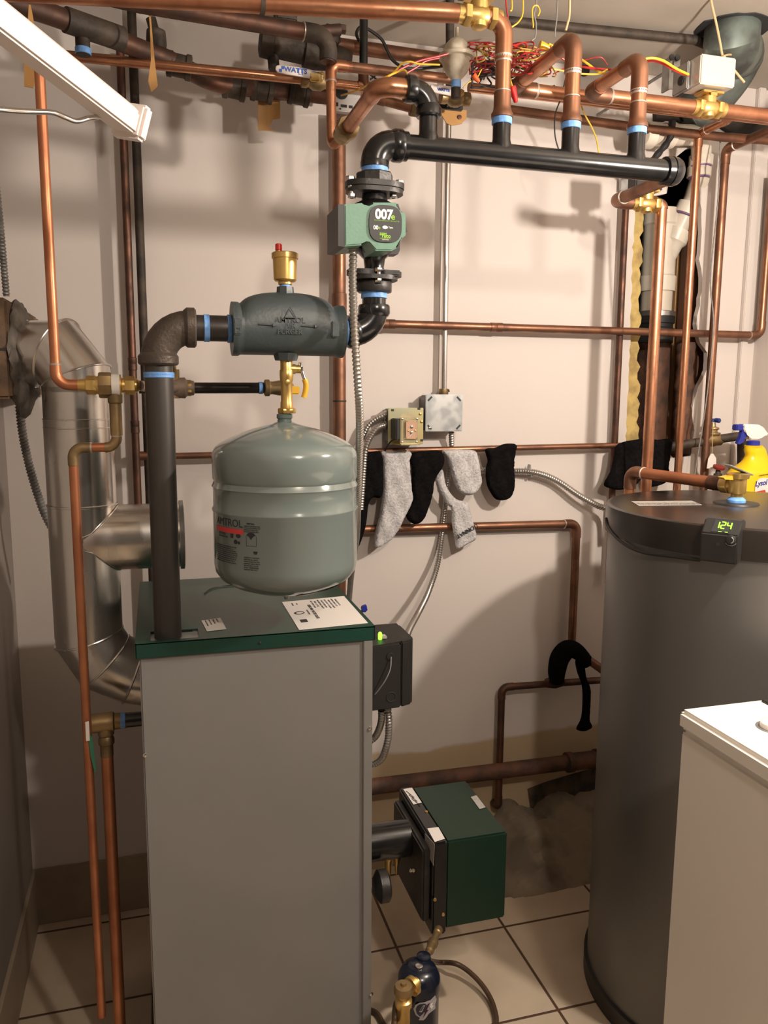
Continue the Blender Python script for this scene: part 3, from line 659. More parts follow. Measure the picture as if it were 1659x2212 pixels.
# face disc (rounded octagon)
fc = fpt(832, 484); pts = []
for k in range(48):
    a = 2*PI*k/48; s = (abs(math.cos(a))**3.1+abs(math.sin(a))**3.1)**(-1/3.1); pts.append(V((fc.x+.0292*s*math.cos(a)*1.0, yf1-.003, fc.z+.0305*s*math.sin(a))))
bm = B(); prism(bm, pts, (0, .006, 0)); fd = link('face_disc', bm, plastic_black, t2, False)
def ft(s, size, px, py, m, **k): text('face_text', s, size, P(px, py, yf1-.0034), X, Z, m, fd, ext=.00015, **k)
ft('007', .0222, 810.5, 471.5, white_ink, bold=.00095, sx=.93); ft('e', .0150, 844.5, 474, green_ink, bold=.0003)
ft('ECM HIGH-EFFICIENCY CIRCULATOR', .0027, 808, 476.5, green_ink)
ft('00', .0092, 806.5, 495, white_ink, bold=.0003, sx=.95); ft('e', .0085, 817, 495, green_ink); ft('Taco', .0040, 839, 493, white_ink, bold=.0001)
ft('ECM', .0062, 820, 508, green_ink, bold=.0002); ft('Taco', .0085, 823, 512.5, green_ink, bold=.0003); ft('HIGH EFFICIENCY', .0026, 820, 516, green_ink); ft('CERTIFIED', .0027, 825, 518.5, white_ink)
bm = B(); q = P(832, 491, yf1-.0034); pts = [V((q.x+.0048*math.cos(k*PI/10), q.y, q.z+.0028*math.sin(k*PI/10))) for k in range(20)]; prism(bm, pts, (0, .0004, 0)); link('indicator_window', bm, galv_dull, fd, False)
a = P(763, 530, 1.41); bm = B(); lathe(bm, a, -Z, [(0, .010), (.008, .010), (.009, .0085), (.014, .0085)], 16); link('cable_connector', bm, zinc, t2)
for px, y1_, y2_ in ((760, 399, 428), (850, 402, 432)):
    a, b = P(px, 396, Y0-.012), P(px, 428, Y0-.012); a.x = b.x; bolt(a, b, .0072, t2)
for px in (800,):
    pass
bolt(P(818, 578, Y0-.034), P(818, 611, Y0-.034), .0068, t)
bm = B(); a = P(846, 590, Y0-.03); box(bm, a-V((.016, .006, .005)), a+V((.016, .010, .005)), .002); link('lug', bm, iron_mat, t2)
bm = B(); a = P(786, 590, Y0-.01); box(bm, a-V((.014, .006, .005)), a+V((.014, .010, .005)), .002); link('lug', bm, iron_mat, t2)
t = thing('upper_flange', 'black cast iron flange above the green pump with two bright bolts', 'flange', (xp, Y0, zp(410)))
flange(zp(409), zp(397), .054, .036, t)
bm = B(); hexnut(bm, (xp, Y0, zp(399)), Z, zp(375)-zp(399), .034, 8); link('hub', bm, iron_mat, t)
for px in (768, 852):
    a = P(px, 392, Y0-.02); bm = B(); hexnut(bm, (xp+(-.046 if px < 800 else .046), Y0-.006, zp(397)), Z, .008, .0085); link('bolt_head', bm, steel, t)
# ================================================================== manifold
zm = P(1150, 346, 1.47).z; xe1 = P(1470, 384, 1.47).x
t = thing('manifold', 'glossy black header pipe crossing above the pump with four upright stubs', 'manifold', (xp, Y0, zp(372)))
bm = B(); sweep(bm, fillet([V((xp, Y0, zp(363))), V((xp, Y0, zm)), V((xp+.060, Y0, zm))], .034), .0255, 28)
lathe(bm, (xp+.036, Y0, zm), X, [(-.006, .0255), (0, .0285), (.013, .0285), (.016, .0265), (.0165, .0215)], 28); lathe(bm, (xp, Y0, zp(363)), Z, [(0, .022), (.0005, .0262), (.008, .0262), (.011, .0255)], 28); link('elbow', bm, iron_gloss, t)
bm = B(); tube([V((xp, Y0, zp(376))), V((xp, Y0, zp(360)))], .0215, 24, bm); link('close_nipple', bm, iron_gloss, t)
tape_ring((xp, Y0, zp(368)), Z, .0225, .009, t)
link('header_pipe', tube([V((xp+.04, Y0, zm)), V((xe1-.03, Y0, zm))], .0213, 32), iron_gloss, t)
bm = B(); x_ = P(1443, 380, Y0).x; lathe(bm, (x_-.012, Y0, zm), X, [(0, .0215), (.001, .0265), (.010, .0275), (.013, .0275), (.0135, .0262), (.0150, .0262), (.0155, .028), (.026, .0275), (.034, .024), (.040, .017), (.043, .008), (.0435, .001)], 32); link('end_cap', bm, iron_gloss, t)
stubs = []
for px, pyt in ((925, 236), (1083, 266), (1232, 276), (1375, 287)):
    x_ = P(px, 300, Y0).x; z_ = P(px, pyt, Y0).z; stubs.append((x_, z_)); bm = B()
    lathe(bm, (x_, Y0, zm+.004), Z, [(0, .019), (.016, .0188), (.020, .0176), (.024, .0168), (z_-zm-.004, .0168)], 24); link('stub', bm, iron_gloss, t)
ZR = P(1232, 80, Y0).z
def adapter(x_, z_, parent, m=copper_dull):
    tape_ring((x_, Y0, z_+.003), Z, .0178, .012, parent)
    bm = B(); lathe(bm, (x_, Y0, z_+.008), Z, [(0, .0175), (.001, .0205), (.008, .0205), (.012, .0175), (.020, .0160), (.045, .0160), (.046, .0146)], 24); link('adapter', bm, m, parent)
    bm = B(); lathe(bm, (x_, Y0, z_+.054), Z, [(0, .0144), (0, .0152), (.002, .0152), (.003, .0144)], 20); link('solder_ring', bm, solder, parent)
rc = .0143
# first stub: black elbow then copper to the left
x0_, z0_ = stubs[0]; zb0 = P(880, 192, Y0).z
t = thing('zone_pipe', 'copper pipe leaving a black elbow over the manifold and turning back to the wall', 'pipe', (x0_, Y0, z0_))
iron_elbow((x0_, Y0, zb0), -Z, -X, .0165, iron_gloss, t, ln=.042, bend=.034, collar=1.45)
bm = B(); tube([V((x0_, Y0, z0_-.004)), V((x0_, Y0, zb0-.03))], .0168, 24, bm); link('nipple', bm, iron_gloss, t)
xq = P(818, 190, Y0).x; pts = [V((x0_-.03, Y0, zb0)), V((xq, Y0, zb0)), V((xq, 1.745, zb0))]
link('pipe', tube(fillet(pts, .03), rc, 24), copper, t)
bm = B(); sweep(bm, fillet([V((xq+.055, Y0, zb0)), V((xq, Y0, zb0)), V((xq, Y0+.05, zb0))], .03), rc*1.15, 24); e = link('elbow', bm, copper, t)
bm = B(); lathe(bm, (xq+.052, Y0, zb0), X, [(0, rc), (.0, rc*1.2), (.008, rc*1.22), (.009, rc)], 22); link('solder_ring', bm, solder, e)
bm = B(); hexnut(bm, (xq, 1.69, zb0), Yv, .03, .024, 8); lathe(bm, (xq, 1.72, zb0), Yv, [(0, .02), (.03, .02), (.032, .015)], 20); link('union', bm, brass_old, t)
zdn = (xq, 1.76)
t = run('riser_pipe', 'short upright copper pipe behind the brass union left of the pump', 'pipe', [V((xq, 1.75, zb0)), V((xq-.012, 1.80, zb0-.012)), V((xq-.014, 1.80, 2.125)), V((P(760, 122, 1.80).x, 1.80, 2.125))], .0108, copper, .016, elbows=[2])
# second stub: up, elbow to the left, brass zone valve, pipe to the left
x1_, z1_ = stubs[1]; zv1 = P(1040, 36, Y0).z
t = thing('zone_pipe', 'copper pipe on the manifold stub nearest the white dome, elbowed left to brass', 'pipe', (x1_, Y0, z1_)); adapter(x1_, z1_, t)
link('pipe', tube(fillet([V((x1_, Y0, z1_+.04)), V((x1_, Y0, zv1)), V((P(1062, 36, Y0).x, Y0, zv1))], .028), rc, 24), copper, t)
bm = B(); sweep(bm, fillet([V((x1_, Y0, zv1-.07)), V((x1_, Y0, zv1)), V((x1_-.035, Y0, zv1))], .028), rc*1.14, 24); e = link('elbow', bm, copper, t)
bm = B(); lathe(bm, (x1_, Y0, zv1-.073), Z, [(0, rc), (0, rc*1.1), (.012, rc*1.16), (.013, rc)], 22); link('solder_ring', bm, solder, e)
def zone_valve(c, label, head, body=None, hm=None):
    c = V(c); t = thing('zone_valve', label, 'valve', c-Z*.02, None)
    bm = B(); lathe(bm, c-X*.042, X, [(0, .0155), (.012, .0155), (.013, .012), (.03, .017), (.042, .019), (.054, .017), (.071, .012), (.072, .0155), (.084, .0155)], 24)
    lathe(bm, c-Z*.022, Z, [(0, .008), (.003, .014), (.02, .0165), (.045, .0165), (.05, .012)], 22); link('body', bm, brass, t)
    for s in (-1, 1):
        bm = B(); hexnut(bm, c+X*(s*.025-.006), X, .012, .0205); link('nut', bm, brass, t)
    bm = B(); box(bm, c+V((-.027, -.018, .028)), c+V((.027, .018, .033)), .001); box(bm, c+V((-.008, -.018, .022)), c+V((.008, -.014, .030))); link('bracket', bm, brass, t)
    if head:
        x0, x1, y0, y1, z0, z1 = head; bm = B(); box(bm, c+V((x0, y0, z0)), c+V((x1, y1, z1)), .003); hd = link('actuator_head', bm, hm or mat('brushed_cover', (.62, .59, .54), None, rough=.32, metal=.55), t); return t, hd
    return t, None
cv = V((P(1035, 33, Y0).x, Y0, zv1)); zone_valve(cv, 'bright brass zone valve at the top edge, just left of its copper elbow', (-.035, .034, -.03, .03, .034, .075), hm=plastic_black)
a = V((cv.x-.04, Y0, zv1)); b = PZ(300, -5, zv1); b = V((b.x, b.y, zv1))
t = thing('zone_pipe', 'thick bright copper pipe along the top leading left from the top brass valve', 'pipe', a)
link('pipe', tube([a, b, b+(b-a).normalized()*.5], rc*1.12, 24), copper, t)
bm = B(); q = a.lerp(b, .62); tube([q, q+Z*.25], .0012, 6, bm); lathe(bm, q-X*.005, X, [(0, rc*1.13), (0, rc*1.22), (.008, rc*1.22), (.008, rc*1.13)], 20); link('hanger', bm, iron_old, t)
# third stub: up, then straight back and right
def back_branch(i, zt_, yb_, label, endx, m=copper):
    x_, z_ = stubs[i]; t = thing('zone_pipe', label, 'pipe', (x_, Y0, z_)); adapter(x_, z_, t)
    pts = [V((x_, Y0, z_+.04)), V((x_, Y0, zt_)), V((x_, yb_, zt_)), V((endx, yb_, zt_))]
    link('pipe', tube(fillet(pts, .026), rc, 24), m, t)
    bm = B(); sweep(bm, fillet([V((x_, Y0, zt_-.062)), V((x_, Y0, zt_)), V((x_, Y0+.055, zt_))], .026), rc*1.14, 24); e = link('elbow', bm, copper_dull, t)
    bm = B(); lathe(bm, (x_, Y0, zt_-.066), Z, [(0, rc), (0, rc*1.1), (.008, rc*1.16), (.009, rc)], 22); link('solder_ring', bm, solder, e)
    bm = B(); sweep(bm, fillet([V((x_, yb_-.05, zt_)), V((x_, yb_, zt_)), V((x_+.05, yb_, zt_))], .022), rc*1.14, 24); e = link('elbow', bm, copper_dull, t)
    bm = B(); lathe(bm, (x_+.05, yb_, zt_), X, [(0, rc), (0, rc*1.16), (.004, rc*1.1), (.006, rc)], 22); link('solder_ring', bm, solder, e)
    return t
back_branch(2, ZR, 1.725, 'copper pipe on the third manifold stub, bent back and running right behind the wires', 2.1, copper)
zr3 = P(1377, 125, Y0).z; xz = P(1528, 218, 1.66).x
back_branch(3, zr3, 1.655, 'copper pipe bent back from the manifold stub nearest the end cap', xz-.03, copper)
zt3, hd = zone_valve((xz, 1.655, zr3), 'brass zone valve with a flat white metal head, top right by the grey duct', (-.052, .040, -.035, .03, .036, .098))
bm = B(); c = V((xz, 1.655, zr3)); box(bm, c+V((-.060, .0, .036)), c+V((-.051, .055, .095)), .002); link('side_plate', bm, galv_dull, zt3)
bm = B(); lathe(bm, c+V((-.0605, .022, .060)), -X, [(0, .010), (.002, .010), (.0022, .004)], 18); link('wire_hole', bm, ink, zt3)
t = run('zone_pipe', 'copper pipe continuing right from the white-topped valve out of the photo', 'pipe', [V((xz+.035, 1.655, zr3)), V((2.1, 1.655, zr3))], rc, copper)
# fourth pipe: from behind the manifold end down to the heater
x4 = P(1440, 395, 1.50).x; z4 = P(1330, 431, 1.84).z; y4 = 1.86
c4 = V((P(1397, 428, y4).x, y4, z4)); xe4 = P(1430, 430, y4).x
a = V((P(1325, 431, y4).x, y4, z4))
t = run('zone_pipe', 'brown copper pipe under the manifold end bending into a brass valve', 'pipe', [V((a.x, 1.60, z4)), V((a.x, y4, z4)), V((c4.x-.035, y4, z4))], rc, copper_dull, .026, fm=copper_dull)
zone_valve(c4, 'brass zone valve tucked under the right end of the black manifold', (-.036, .042, -.005, .035, .034, .09), hm=plastic_black)
t = run('heater_pipe', 'thick copper pipe dropping from the brass valve under the manifold to the heater', 'pipe', [V((c4.x+.035, y4, z4)), V((xe4, y4, z4)), V((xe4-.0, y4, 1.02))], .0143, copper, .022)
# ================================================================== pipes on the wall
r1 = .0112
WY = 2.105
x7 = P(733, 600, 2.11).x
z71 = P(735, 688, WY).z
t = thing('wall_riser_pipe', 'thick copper pipe running up the wall behind the pump', 'pipe', (x7, 2.11, .35))
link('pipe', tube([V((x7, 2.11, .35)), V((x7, 2.11, P(733, 250, 2.11).z))], .0172, 28), copper_dull, t)
bm = B(); lathe(bm, (x7, 2.11, P(733, 735, 2.11).z), Z, [(0, .0175), (.001, .0195), (.12, .0195), (.121, .0175)], 28); e = link('tee', bm, copper_dull, t)
bm = B(); lathe(bm, (x7, 2.11, P(733, 692, 2.11).z), X, [(0, .014), (.045, .0135), (.046, .011)], 20); link('tee_branch', bm, copper_dull, e)
bm = B(); lathe(bm, (x7, 2.11, P(733, 868, 2.11).z), Z, [(0, .0173), (0, .0182), (.004, .0182), (.004, .0173)], 24); link('cable_tie', bm, ink, t)
za = P(1200, 711, WY).z
xb_ = P(1643, 729, WY).x
run('wall_pipe', 'long copper pipe running level across the wall behind the black lower elbow', 'pipe',
    [V((x7, WY, za)), V((xb_, WY, za)), V((xb_+.0, WY, P(1655, 380, WY).z))], r1, copper_dull, .024, couplings=((0, .10), (0, .335)))
a, b = P(303, 987, 2.115), P(1340, 962, 2.115)
t = run('sock_pipe', 'thin copper pipe along the wall with socks hanging over it', 'pipe', [a, b], .0085, copper_dull, couplings=((0, .02),))
SY = 2.115
def sockz(px): 
    f = (px-303)/(1340-303); return a.z+(b.z-a.z)*f
pa, pb = P(780, 1141, 2.125), P(1246, 1131, 2.125)
t = run('wall_pipe', 'copper pipe below the socks turning down at its right end', 'pipe', [V((pa.x-.25, 2.125, pa.z)), V((pb.x, 2.125, pb.z)), V((pb.x, 2.125, P(1228, 1400, 2.125).z))], .0122, copper_dull, .024)
# lower right thin branch
zc = P(1110, 1482, 2.11).z; xc1 = P(1084, 1490, 2.11).x
t = run('wall_pipe', 'thin tarnished pipe low on the wall, an upside down L beside the burner', 'pipe', [P(1300, 1469, 2.11), V((xc1, 2.11, zc)), V((xc1, 2.11, P(1083, 1742, 2.11).z)), V((xc1, 2.148, P(1083, 1745, 2.11).z))], .0105, copper_dark, .02, rings=False)
t = thing('tee_valve', 'small corroded valve on the thin low wall pipe under the black sock', 'valve', P(1198, 1478, 2.11))
c = P(1198, 1474, 2.11); bm = B(); lathe(bm, c-X*.03, X, [(0, .011), (.002, .014), (.03, .019), (.058, .014), (.06, .011)], 16); lathe(bm, c, Z, [(0, .012), (.02, .010), (.035, .012), (.04, .008)], 12); link('body', bm, copper_dark, t)
bm = B(); lathe(bm, c+Z*.034+V((0, -.01, 0)), V((.3, -.6, 1)), [(0, .006), (.004, .018), (.009, .018), (.012, .005)], 10); link('handle', bm, mat('verdigris', (.10, .14, .11), (.04, .05, .04), 60, .7, .2), t)
t = run('wall_pipe', 'short copper elbow pipe leaving the low black sock towards the heater', 'pipe', [P(1205, 1462, 2.09), P(1232, 1398, 2.07), P(1296, 1443, 2.02), P(1330, 1470, 2.0)], .0125, copper_dull, .03, elbows=[])
# ------------------------------------------------------------------ right hand uprights
t = run('upright_pipe', 'dark old pipe standing against the wall just left of the wall opening', 'pipe', [V((P(1352, 440, 2.12).x, 2.12, P(1352, 440, 2.12).z)), V((P(1346, 600, 2.12).x, 2.12, .85))], .0098, copper_dark)
yq = 1.98
xq1 = P(1508, 700, yq).x
c1z = P(1300, 243, 1.93).z
t = run('cold_pipe', 'bright copper pipe crossing behind the manifold stubs, elbowed down at its right end', 'pipe',
        [V((P(1012, 213, 1.87).x, 1.87, c1z)), V((P(1578, 274, 1.87).x, 1.87, c1z)), V((P(1578, 274, 1.87).x, 2.0, c1z)), V((P(1578, 274, 1.87).x, 2.0, 1.05))], .0108, copper, .018)
xr2 = P(1548, 620, 2.07).x
t = run('upright_pipe', 'brownish copper pipe near the right corner, elbowed at the top towards the photo edge', 'pipe', [V((xr2, 1.45, P(1567, 322, 2.07).z)), V((xr2, 2.07, P(1567, 322, 2.07).z)), V((xr2, 2.07, .95))], .0125, copper_dull, .022)
t = flex('thin_cable', 'thin grey cable hanging in front of the uprights by the right corner', [P(1556, 300, 2.02), P(1551, 430, 2.03), P(1535, 600, 2.04), P(1541, 700, 2.04), P(1530, 830, 2.04), P(1516, 930, 2.04), P(1498, 1040, 2.04)], .0022, m=wire_grey, cat='cable', pitch=.02)
t = flex('thin_cable', 'thin dark cable hanging beside the thick heater pipe', [P(1424, 440, 1.9), P(1412, 560, 1.93), P(1407, 700, 1.95), P(1398, 800, 1.95), P(1398, 960, 1.95), P(1393, 1060, 1.95)], .0022, m=wire_grey, cat='cable', pitch=.02)
# old iron valve group on the right
t = thing('stop_valve', 'old stop valve with a blue cross handle, right of the wall opening', 'valve', P(1539, 970, 2.08))
pz_ = [P(1440, 966, 2.10), P(1500, 958, 2.09), P(1590, 943, 2.06), P(1603, 943, 2.05), P(1603, 1060, 2.05)]
link('pipe', tube(fillet([pz_[0], pz_[2], P(1602, 942, 2.06), P(1602, 1080, 2.06)], .012), .0135, 18), iron_old, t)
c = P(1539, 950, 2.075); bm = B(); lathe(bm, c-X*.03, X, [(0, .013), (.003, .018), (.02, .019), (.03, .022), (.04, .019), (.057, .018), (.06, .013)], 18); lathe(bm, c, Z, [(0, .015), (.014, .014), (.017, .022), (.022, .022), (.024, .013), (.030, .013), (.033, .018), (.038, .016), (.040, .008), (.052, .0055)], 18); vb = link('body', bm, brass_old, t)
hc = P(1539, 908, 2.075); bm = B(); lathe(bm, hc, Z, [(-.005, .004), (-.004, .010), (.005, .010), (.006, .004)], 14)
for k in range(4):
    a_ = R(20+90*k); d_ = V((math.cos(a_), math.sin(a_), 0)); lathe(bm, hc, d_, [(0, .005), (.012, .005), (.018, .0075), (.024, .0072), (.027, .003)], 10)
link('handle', bm, blue_paint, t)
t2 = thing('paper_tag', 'small white paper tag hanging on a string from the blue valve handle', 'tag', P(1537, 1015, 2.03))
bm = B(); tube([P(1540, 912, 2.035), P(1538, 980, 2.035)], .0011, 6, bm); link('string', bm, rope_m, t2)
bm = B(); prism(bm, [P(x, y, 2.034) for x, y in [(1530, 991), (1536, 980), (1541, 980), (1547, 990), (1547, 1012), (1527, 1012)]], (0, .0012, 0)); link('tag_card', bm, paper, t2, False)
t = thing('small_valve', 'small valve with a red wheel just behind the heater outlet pipe', 'valve', P(1551, 1034, 2.0))
c = P(1550, 1034, 2.0); bm = B(); lathe(bm, c-Z*.06, Z, [(0, .013), (.062, .013), (.075, .012), (.076, .008), (.09, .006)], 12); link('body', bm, iron_old, t)
bm = B(); lathe(bm, P(1553, 1010, 2.0), Z+Yv*-.3, [(-.004, .004), (-.003, .017), (.004, .018), (.006, .012), (.008, .004)], 14); link('handle', bm, red_wheel, t)
# ================================================================== electrical
xc2 = P(962, 600, 2.12).x
t = thing('conduit', 'straight bright metal conduit running up the wall above the galvanised box', 'conduit', (xc2, 2.118, P(957, 845, 2.12).z))
link('pipe', tube([V((xc2, 2.118, P(957, 846, 2.12).z)), V((xc2, 2.118, CZ))], .0088, 20), steel, t)
bm = B(); zz_ = P(957, 853, 2.12).z; hexnut(bm, (xc2, 2.118, zz_), Z, .017, .0135, 12); link('connector', bm, brass_old, t)
screw(V((xc2+.013, 2.112, zz_+.012)), X, .004, t)
z_a, z_b = P(958, 932, 2.085).z, P(958, 852, 2.085).z; x_a, x_b = P(919, 893, 2.085).x, P(999, 893, 2.085).x
t = thing('junction_box', 'square galvanised junction box with a blank cover at the foot of the conduit', 'electrical box', ((x_a+x_b)/2, 2.15, z_a))
bm = B(); box(bm, (x_a+.002, 2.09, z_a+.002), (x_b-.002, 2.149, z_b-.002), .006); link('box', bm, mat('dark_side_steel', (.16, .16, .16), None, rough=.4, metal=.7), t)
bm = B(); box(bm, (x_a, 2.084, z_a), (x_b, 2.088, z_b), .0015); cv_ = link('cover', bm, galv_dull, t)
for sx, sz, dx, dz in ((x_a+.012, z_b-.012, 1, 1), (x_b-.012, z_b-.012, 1, -1), (x_a+.012, z_a+.012, 1, -1), (x_b-.012, z_a+.012, 1, 1)):
    bm = B(); p_ = V((sx, 2.0836, sz)); d_ = V((dx, 0, dz)).normalized(); n_ = V((-dz, 0, dx)).normalized() if False else V((d_.z, 0, -d_.x))
    prism(bm, [p_-d_*.008-n_*.0025, p_+d_*.008-n_*.0025, p_+d_*.008+n_*.0025, p_-d_*.008+n_*.0025], (0, .0005, 0)); link('cover_slot', bm, ink, cv_, False)
    if sx < (x_a+x_b)/2 and sz < (z_a+z_b)/2: screw(p_+V((0, -.0005, -.002)), -Yv, .0035, cv_)
# transformer plate
q = [(838, 885), (910, 879), (917, 954), (846, 962)]
cx1, cx2 = P(838, 920, 2.09).x, P(914, 920, 2.09).x; cz1, cz2 = P(878, 960, 2.09).z, P(878, 881, 2.09).z
t = thing('transformer_box', 'junction box with a yellowish zinc plate carrying a small transformer', 'transformer', ((cx1+cx2)/2, 2.15, cz1))
bm = B(); box(bm, (cx1+.003, 2.095, cz1+.003), (cx2-.003, 2.149, cz2-.003), .005); link('box', bm, bpy.data.materials['dark_side_steel'], t)
bm = B(); box(bm, (cx1, 2.088, cz1), (cx2, 2.092, cz2), .0012); pl = link('cover_plate', bm, yellow_zinc, t)
for px, py in ((848, 886), (905, 883), (911, 951)):
    bm = B(); p_ = P(px, py, 2.0876); box(bm, p_-V((.004, .0004, .003)), p_+V((.004, .0002, .003))); link('plate_slot', bm, ink, pl)
for px, py in ((908, 894), (911, 911), (848, 921), (850, 945)): screw(P(px, py, 2.088), -Yv, .0042, pl, brass)
yt = 2.03
bm = B(); box(bm, (P(853, 920, 2.05).x, yt+.008, P(870, 950, 2.05).z), (P(895, 920, 2.05).x, 2.088, P(870, 904, 2.05).z), .003); co = link('coil', bm, plastic_black, t)
bm = B(); u0, u1, v0, v1 = P(866, 930, yt).x, P(904, 930, yt).x, P(885, 955, yt).z, P(885, 905, yt).z
box(bm, (u0, yt+.004, v0-.006), (u1, yt+.010, v1+.004), .002); fr = link('frame', bm, mat('bright_yellow_zinc', (.80, .72, .45), (.66, .58, .35), 20, .25, .8), t)
bm = B(); prism(bm, [V((u0, yt+.010, v1+.002)), V((u1, yt+.010, v1+.002)), V((u1-.012, yt+.03, v1+.010)), V((u0+.012, yt+.03, v1+.010))], (0, .0, .002)); link('top_flange', bm, bpy.data.materials['bright_yellow_zinc'], t)
bm = B(); prism(bm, [V((u0, yt-.004, v0-.008)), V((u1+.004, yt-.004, v0-.008)), V((u1+.004, yt+.05, v0-.010)), V((u0, yt+.05, v0-.010))], (0, 0, .003)); link('frame_flange', bm, bpy.data.materials['bright_yellow_zinc'], t)
bm = B(); box(bm, (u0+.010, yt-.002, v0+.006), (u1-.002, yt+.005, v1-.002), .003); link('cover_rim', bm, bpy.data.materials['bright_yellow_zinc'], t)
bm = B(); box(bm, (u0+.013, yt-.0035, v0+.009), (u1-.005, yt-.001, v1-.005), .003); fb = link('terminal_board', bm, fibre, t)
for f in (.42, .66): screw(V(((u0+u1)/2+.004, yt-.0035, v0+(v1-v0)*f)), -Yv, .0042, fb)
for f in (.25, .8): screw(V(((u0+u1)/2+.004+(f-.5)*.035, yt-.0035, v0+(v1-v0)*.5)), -Yv, .0025, fb, brass)
for u_, v_ in ((u0+.005, v1), (u1-.003, v1), (u0+.005, v0), (u1-.003, v0)): screw(V((u_, yt+.004, v_)), -Yv, .003, fr)
bm = B(); tube(catmull([P(892, 936, yt-.006), P(880, 946, yt-.004), P(868, 948, yt+.01), P(858, 944, yt+.03)], 6), .0011, 6, bm); link('lead_wire', bm, mat('pale_wire', (.7, .6, .5), None), t)
bm = B(); tube(catmull([P(858, 946, yt+.02), P(846, 952, yt+.03), P(836, 965, 2.08), P(829, 980, 2.10)], 6), .0022, 8, bm); link('lead_wire', bm, wire_black, t)
# connectors on the left of the transformer box
for py in (897, 918):
    bm = B(); lathe(bm, P(840, py, 2.12), -X, [(0, .013), (.012, .013), (.013, .010), (.022, .010)], 14); link('connector', bm, zinc, t)
# flexible conduits
flex('flexible_conduit', 'long flexible steel conduit hanging from the green pump past the grey tank', [P(763, 535, 1.41), P(762, 620, 1.40), P(766, 720, 1.38), P(773, 830, 1.38), P(777, 900, 1.42), P(776, 980, 1.50), P(773, 1080, 1.6), P(770, 1160, 1.72), P(760, 1230, 1.82), P(754, 1300, 1.92), P(752, 1380, 1.94)], .0072)
flex('flexible_conduit', 'upper flexible conduit curving down from the transformer box behind the tank', [P(830, 897, 2.11), P(812, 905, 2.11), P(795, 920, 2.11), P(783, 945, 2.11), P(770, 975, 2.11), P(760, 1040, 2.11)], .0075)
flex('flexible_conduit', 'lower flexible conduit curving down from the transformer box towards the black sock', [P(830, 919, 2.10), P(815, 925, 2.09), P(800, 945, 2.08), P(790, 970, 2.07), P(786, 1010, 2.07), P(780, 1100, 2.07)], .0075)
flex('flexible_conduit', 'flexible conduit hanging below the galvanised box behind the socks to the black control box', [P(975, 934, 2.11), P(975, 975, 2.128), P(966, 1050, 2.130), P(960, 1110, 2.132), P(954, 1160, 2.132), P(945, 1220, 2.10), P(925, 1280, 2.04), P(903, 1325, 1.95), P(886, 1356, 1.82), P(874, 1385, 1.72)], .0078)
flex('flexible_conduit', 'flexible conduit running right from the socks to the heater', [P(1030, 1016, 2.13), P(1100, 1018, 2.13), P(1150, 1020, 2.12), P(1200, 1037, 2.12), P(1250, 1070, 2.11), P(1290, 1092, 2.10), P(1320, 1104, 2.08), P(1340, 1140, 2.04)], .0095)
bm = B(); c = P(1148, 1020, 2.12); prism(bm, [c+V((-.003, 0, .022)), c+V((.005, 0, -.014)), c+V((-.001, 0, -.014)), c+V((-.006, 0, .004))], (0, .02, 0)); tag(link('conduit_strap', bm, galv_dull), 'small metal strap tag sticking up from the right hand flexible conduit', 'strap')
# ================================================================== socks
def sock(name, label, outline, y, m, thick=.013, group=None, rib=None, smooth=6):
    """a knitted sock: smoothed outline filled with a puffed double skin"""
    pts = [P(px, py, y) for px, py in outline]; n = len(pts); cl = []
    for i in range(n):
        p0, p1, p2, p3 = pts[i-1], pts[i], pts[(i+1) % n], pts[(i+2) % n]
        for k in range(4):
            t_ = k/4; cl.append(.5*((2*p1)+(p2-p0)*t_+(2*p0-5*p1+4*p2-p3)*t_*t_+(3*p1-p0-3*p2+p3)*t_**3))
    poly = [V((p.x, p.z)) for p in cl]; N = len(poly)
    def inside(q):
        c_ = False
        for i in range(N):
            a_, b_ = poly[i], poly[i-1]
            if (a_.y > q.y) != (b_.y > q.y) and q.x < (b_.x-a_.x)*(q.y-a_.y)/(b_.y-a_.y)+a_.x: c_ = not c_
        return c_
    def dist(q):
        m_ = 9
        for i in range(N):
            a_, b_ = poly[i-1], poly[i]; ab = b_-a_; t_ = max(0, min(1, (q-a_).dot(ab)/max(ab.dot(ab), 1e-12))); m_ = min(m_, (q-(a_+ab*t_)).length)
        return m_
    xs = [p.x for p in poly]; zs = [p.y for p in poly]; st = .0042; inner = []
    x_ = min(xs)
    while x_ < max(xs):
        z_ = min(zs)
        while z_ < max(zs):
            q = V((x_+random.uniform(-.3, .3)*st, z_+random.uniform(-.3, .3)*st))
            if inside(q) and dist(q) > st*.6: inner.append(q)
            z_ += st
        x_ += st
    vin = poly+inner; res = geometry.delaunay_2d_cdt(vin, [(i, (i+1) % N) for i in range(N)], [list(range(N))], 1, 1e-6)
    vo, _, fo = res[0], res[1], res[2]; bm = B(); W_ = .012; fr_, bk_ = [], []
    ph = random.uniform(0, 9)
    for q in vo:
        d_ = dist(q); k = min(1, d_/W_); h = thick*math.sqrt(max(0, 1-(1-k)**2))
        wr = k*.0016*math.sin(q.x*140+q.y*60+ph)+k*.0018*math.sin(q.x*50-q.y*95+ph*2)
        if h < 1e-5: v_ = bm.verts.new((q.x, y, q.y)); fr_.append(v_); bk_.append(v_)
        else: fr_.append(bm.verts.new((q.x, y-h-wr, q.y))); bk_.append(bm.verts.new((q.x, y+h*.8, q.y)))
    for f in fo:
        try: bm.faces.new([fr_[i] for i in f])
        except ValueError: pass
        try: bm.faces.new([bk_[i] for i in f][::-1])
        except ValueError: pass
    o = link(name, bm, m); 
    for p in o.data.polygons: p.use_smooth = True
    return tag(o, label, 'sock', group)
G = 'socks drying on the copper wall pipe'
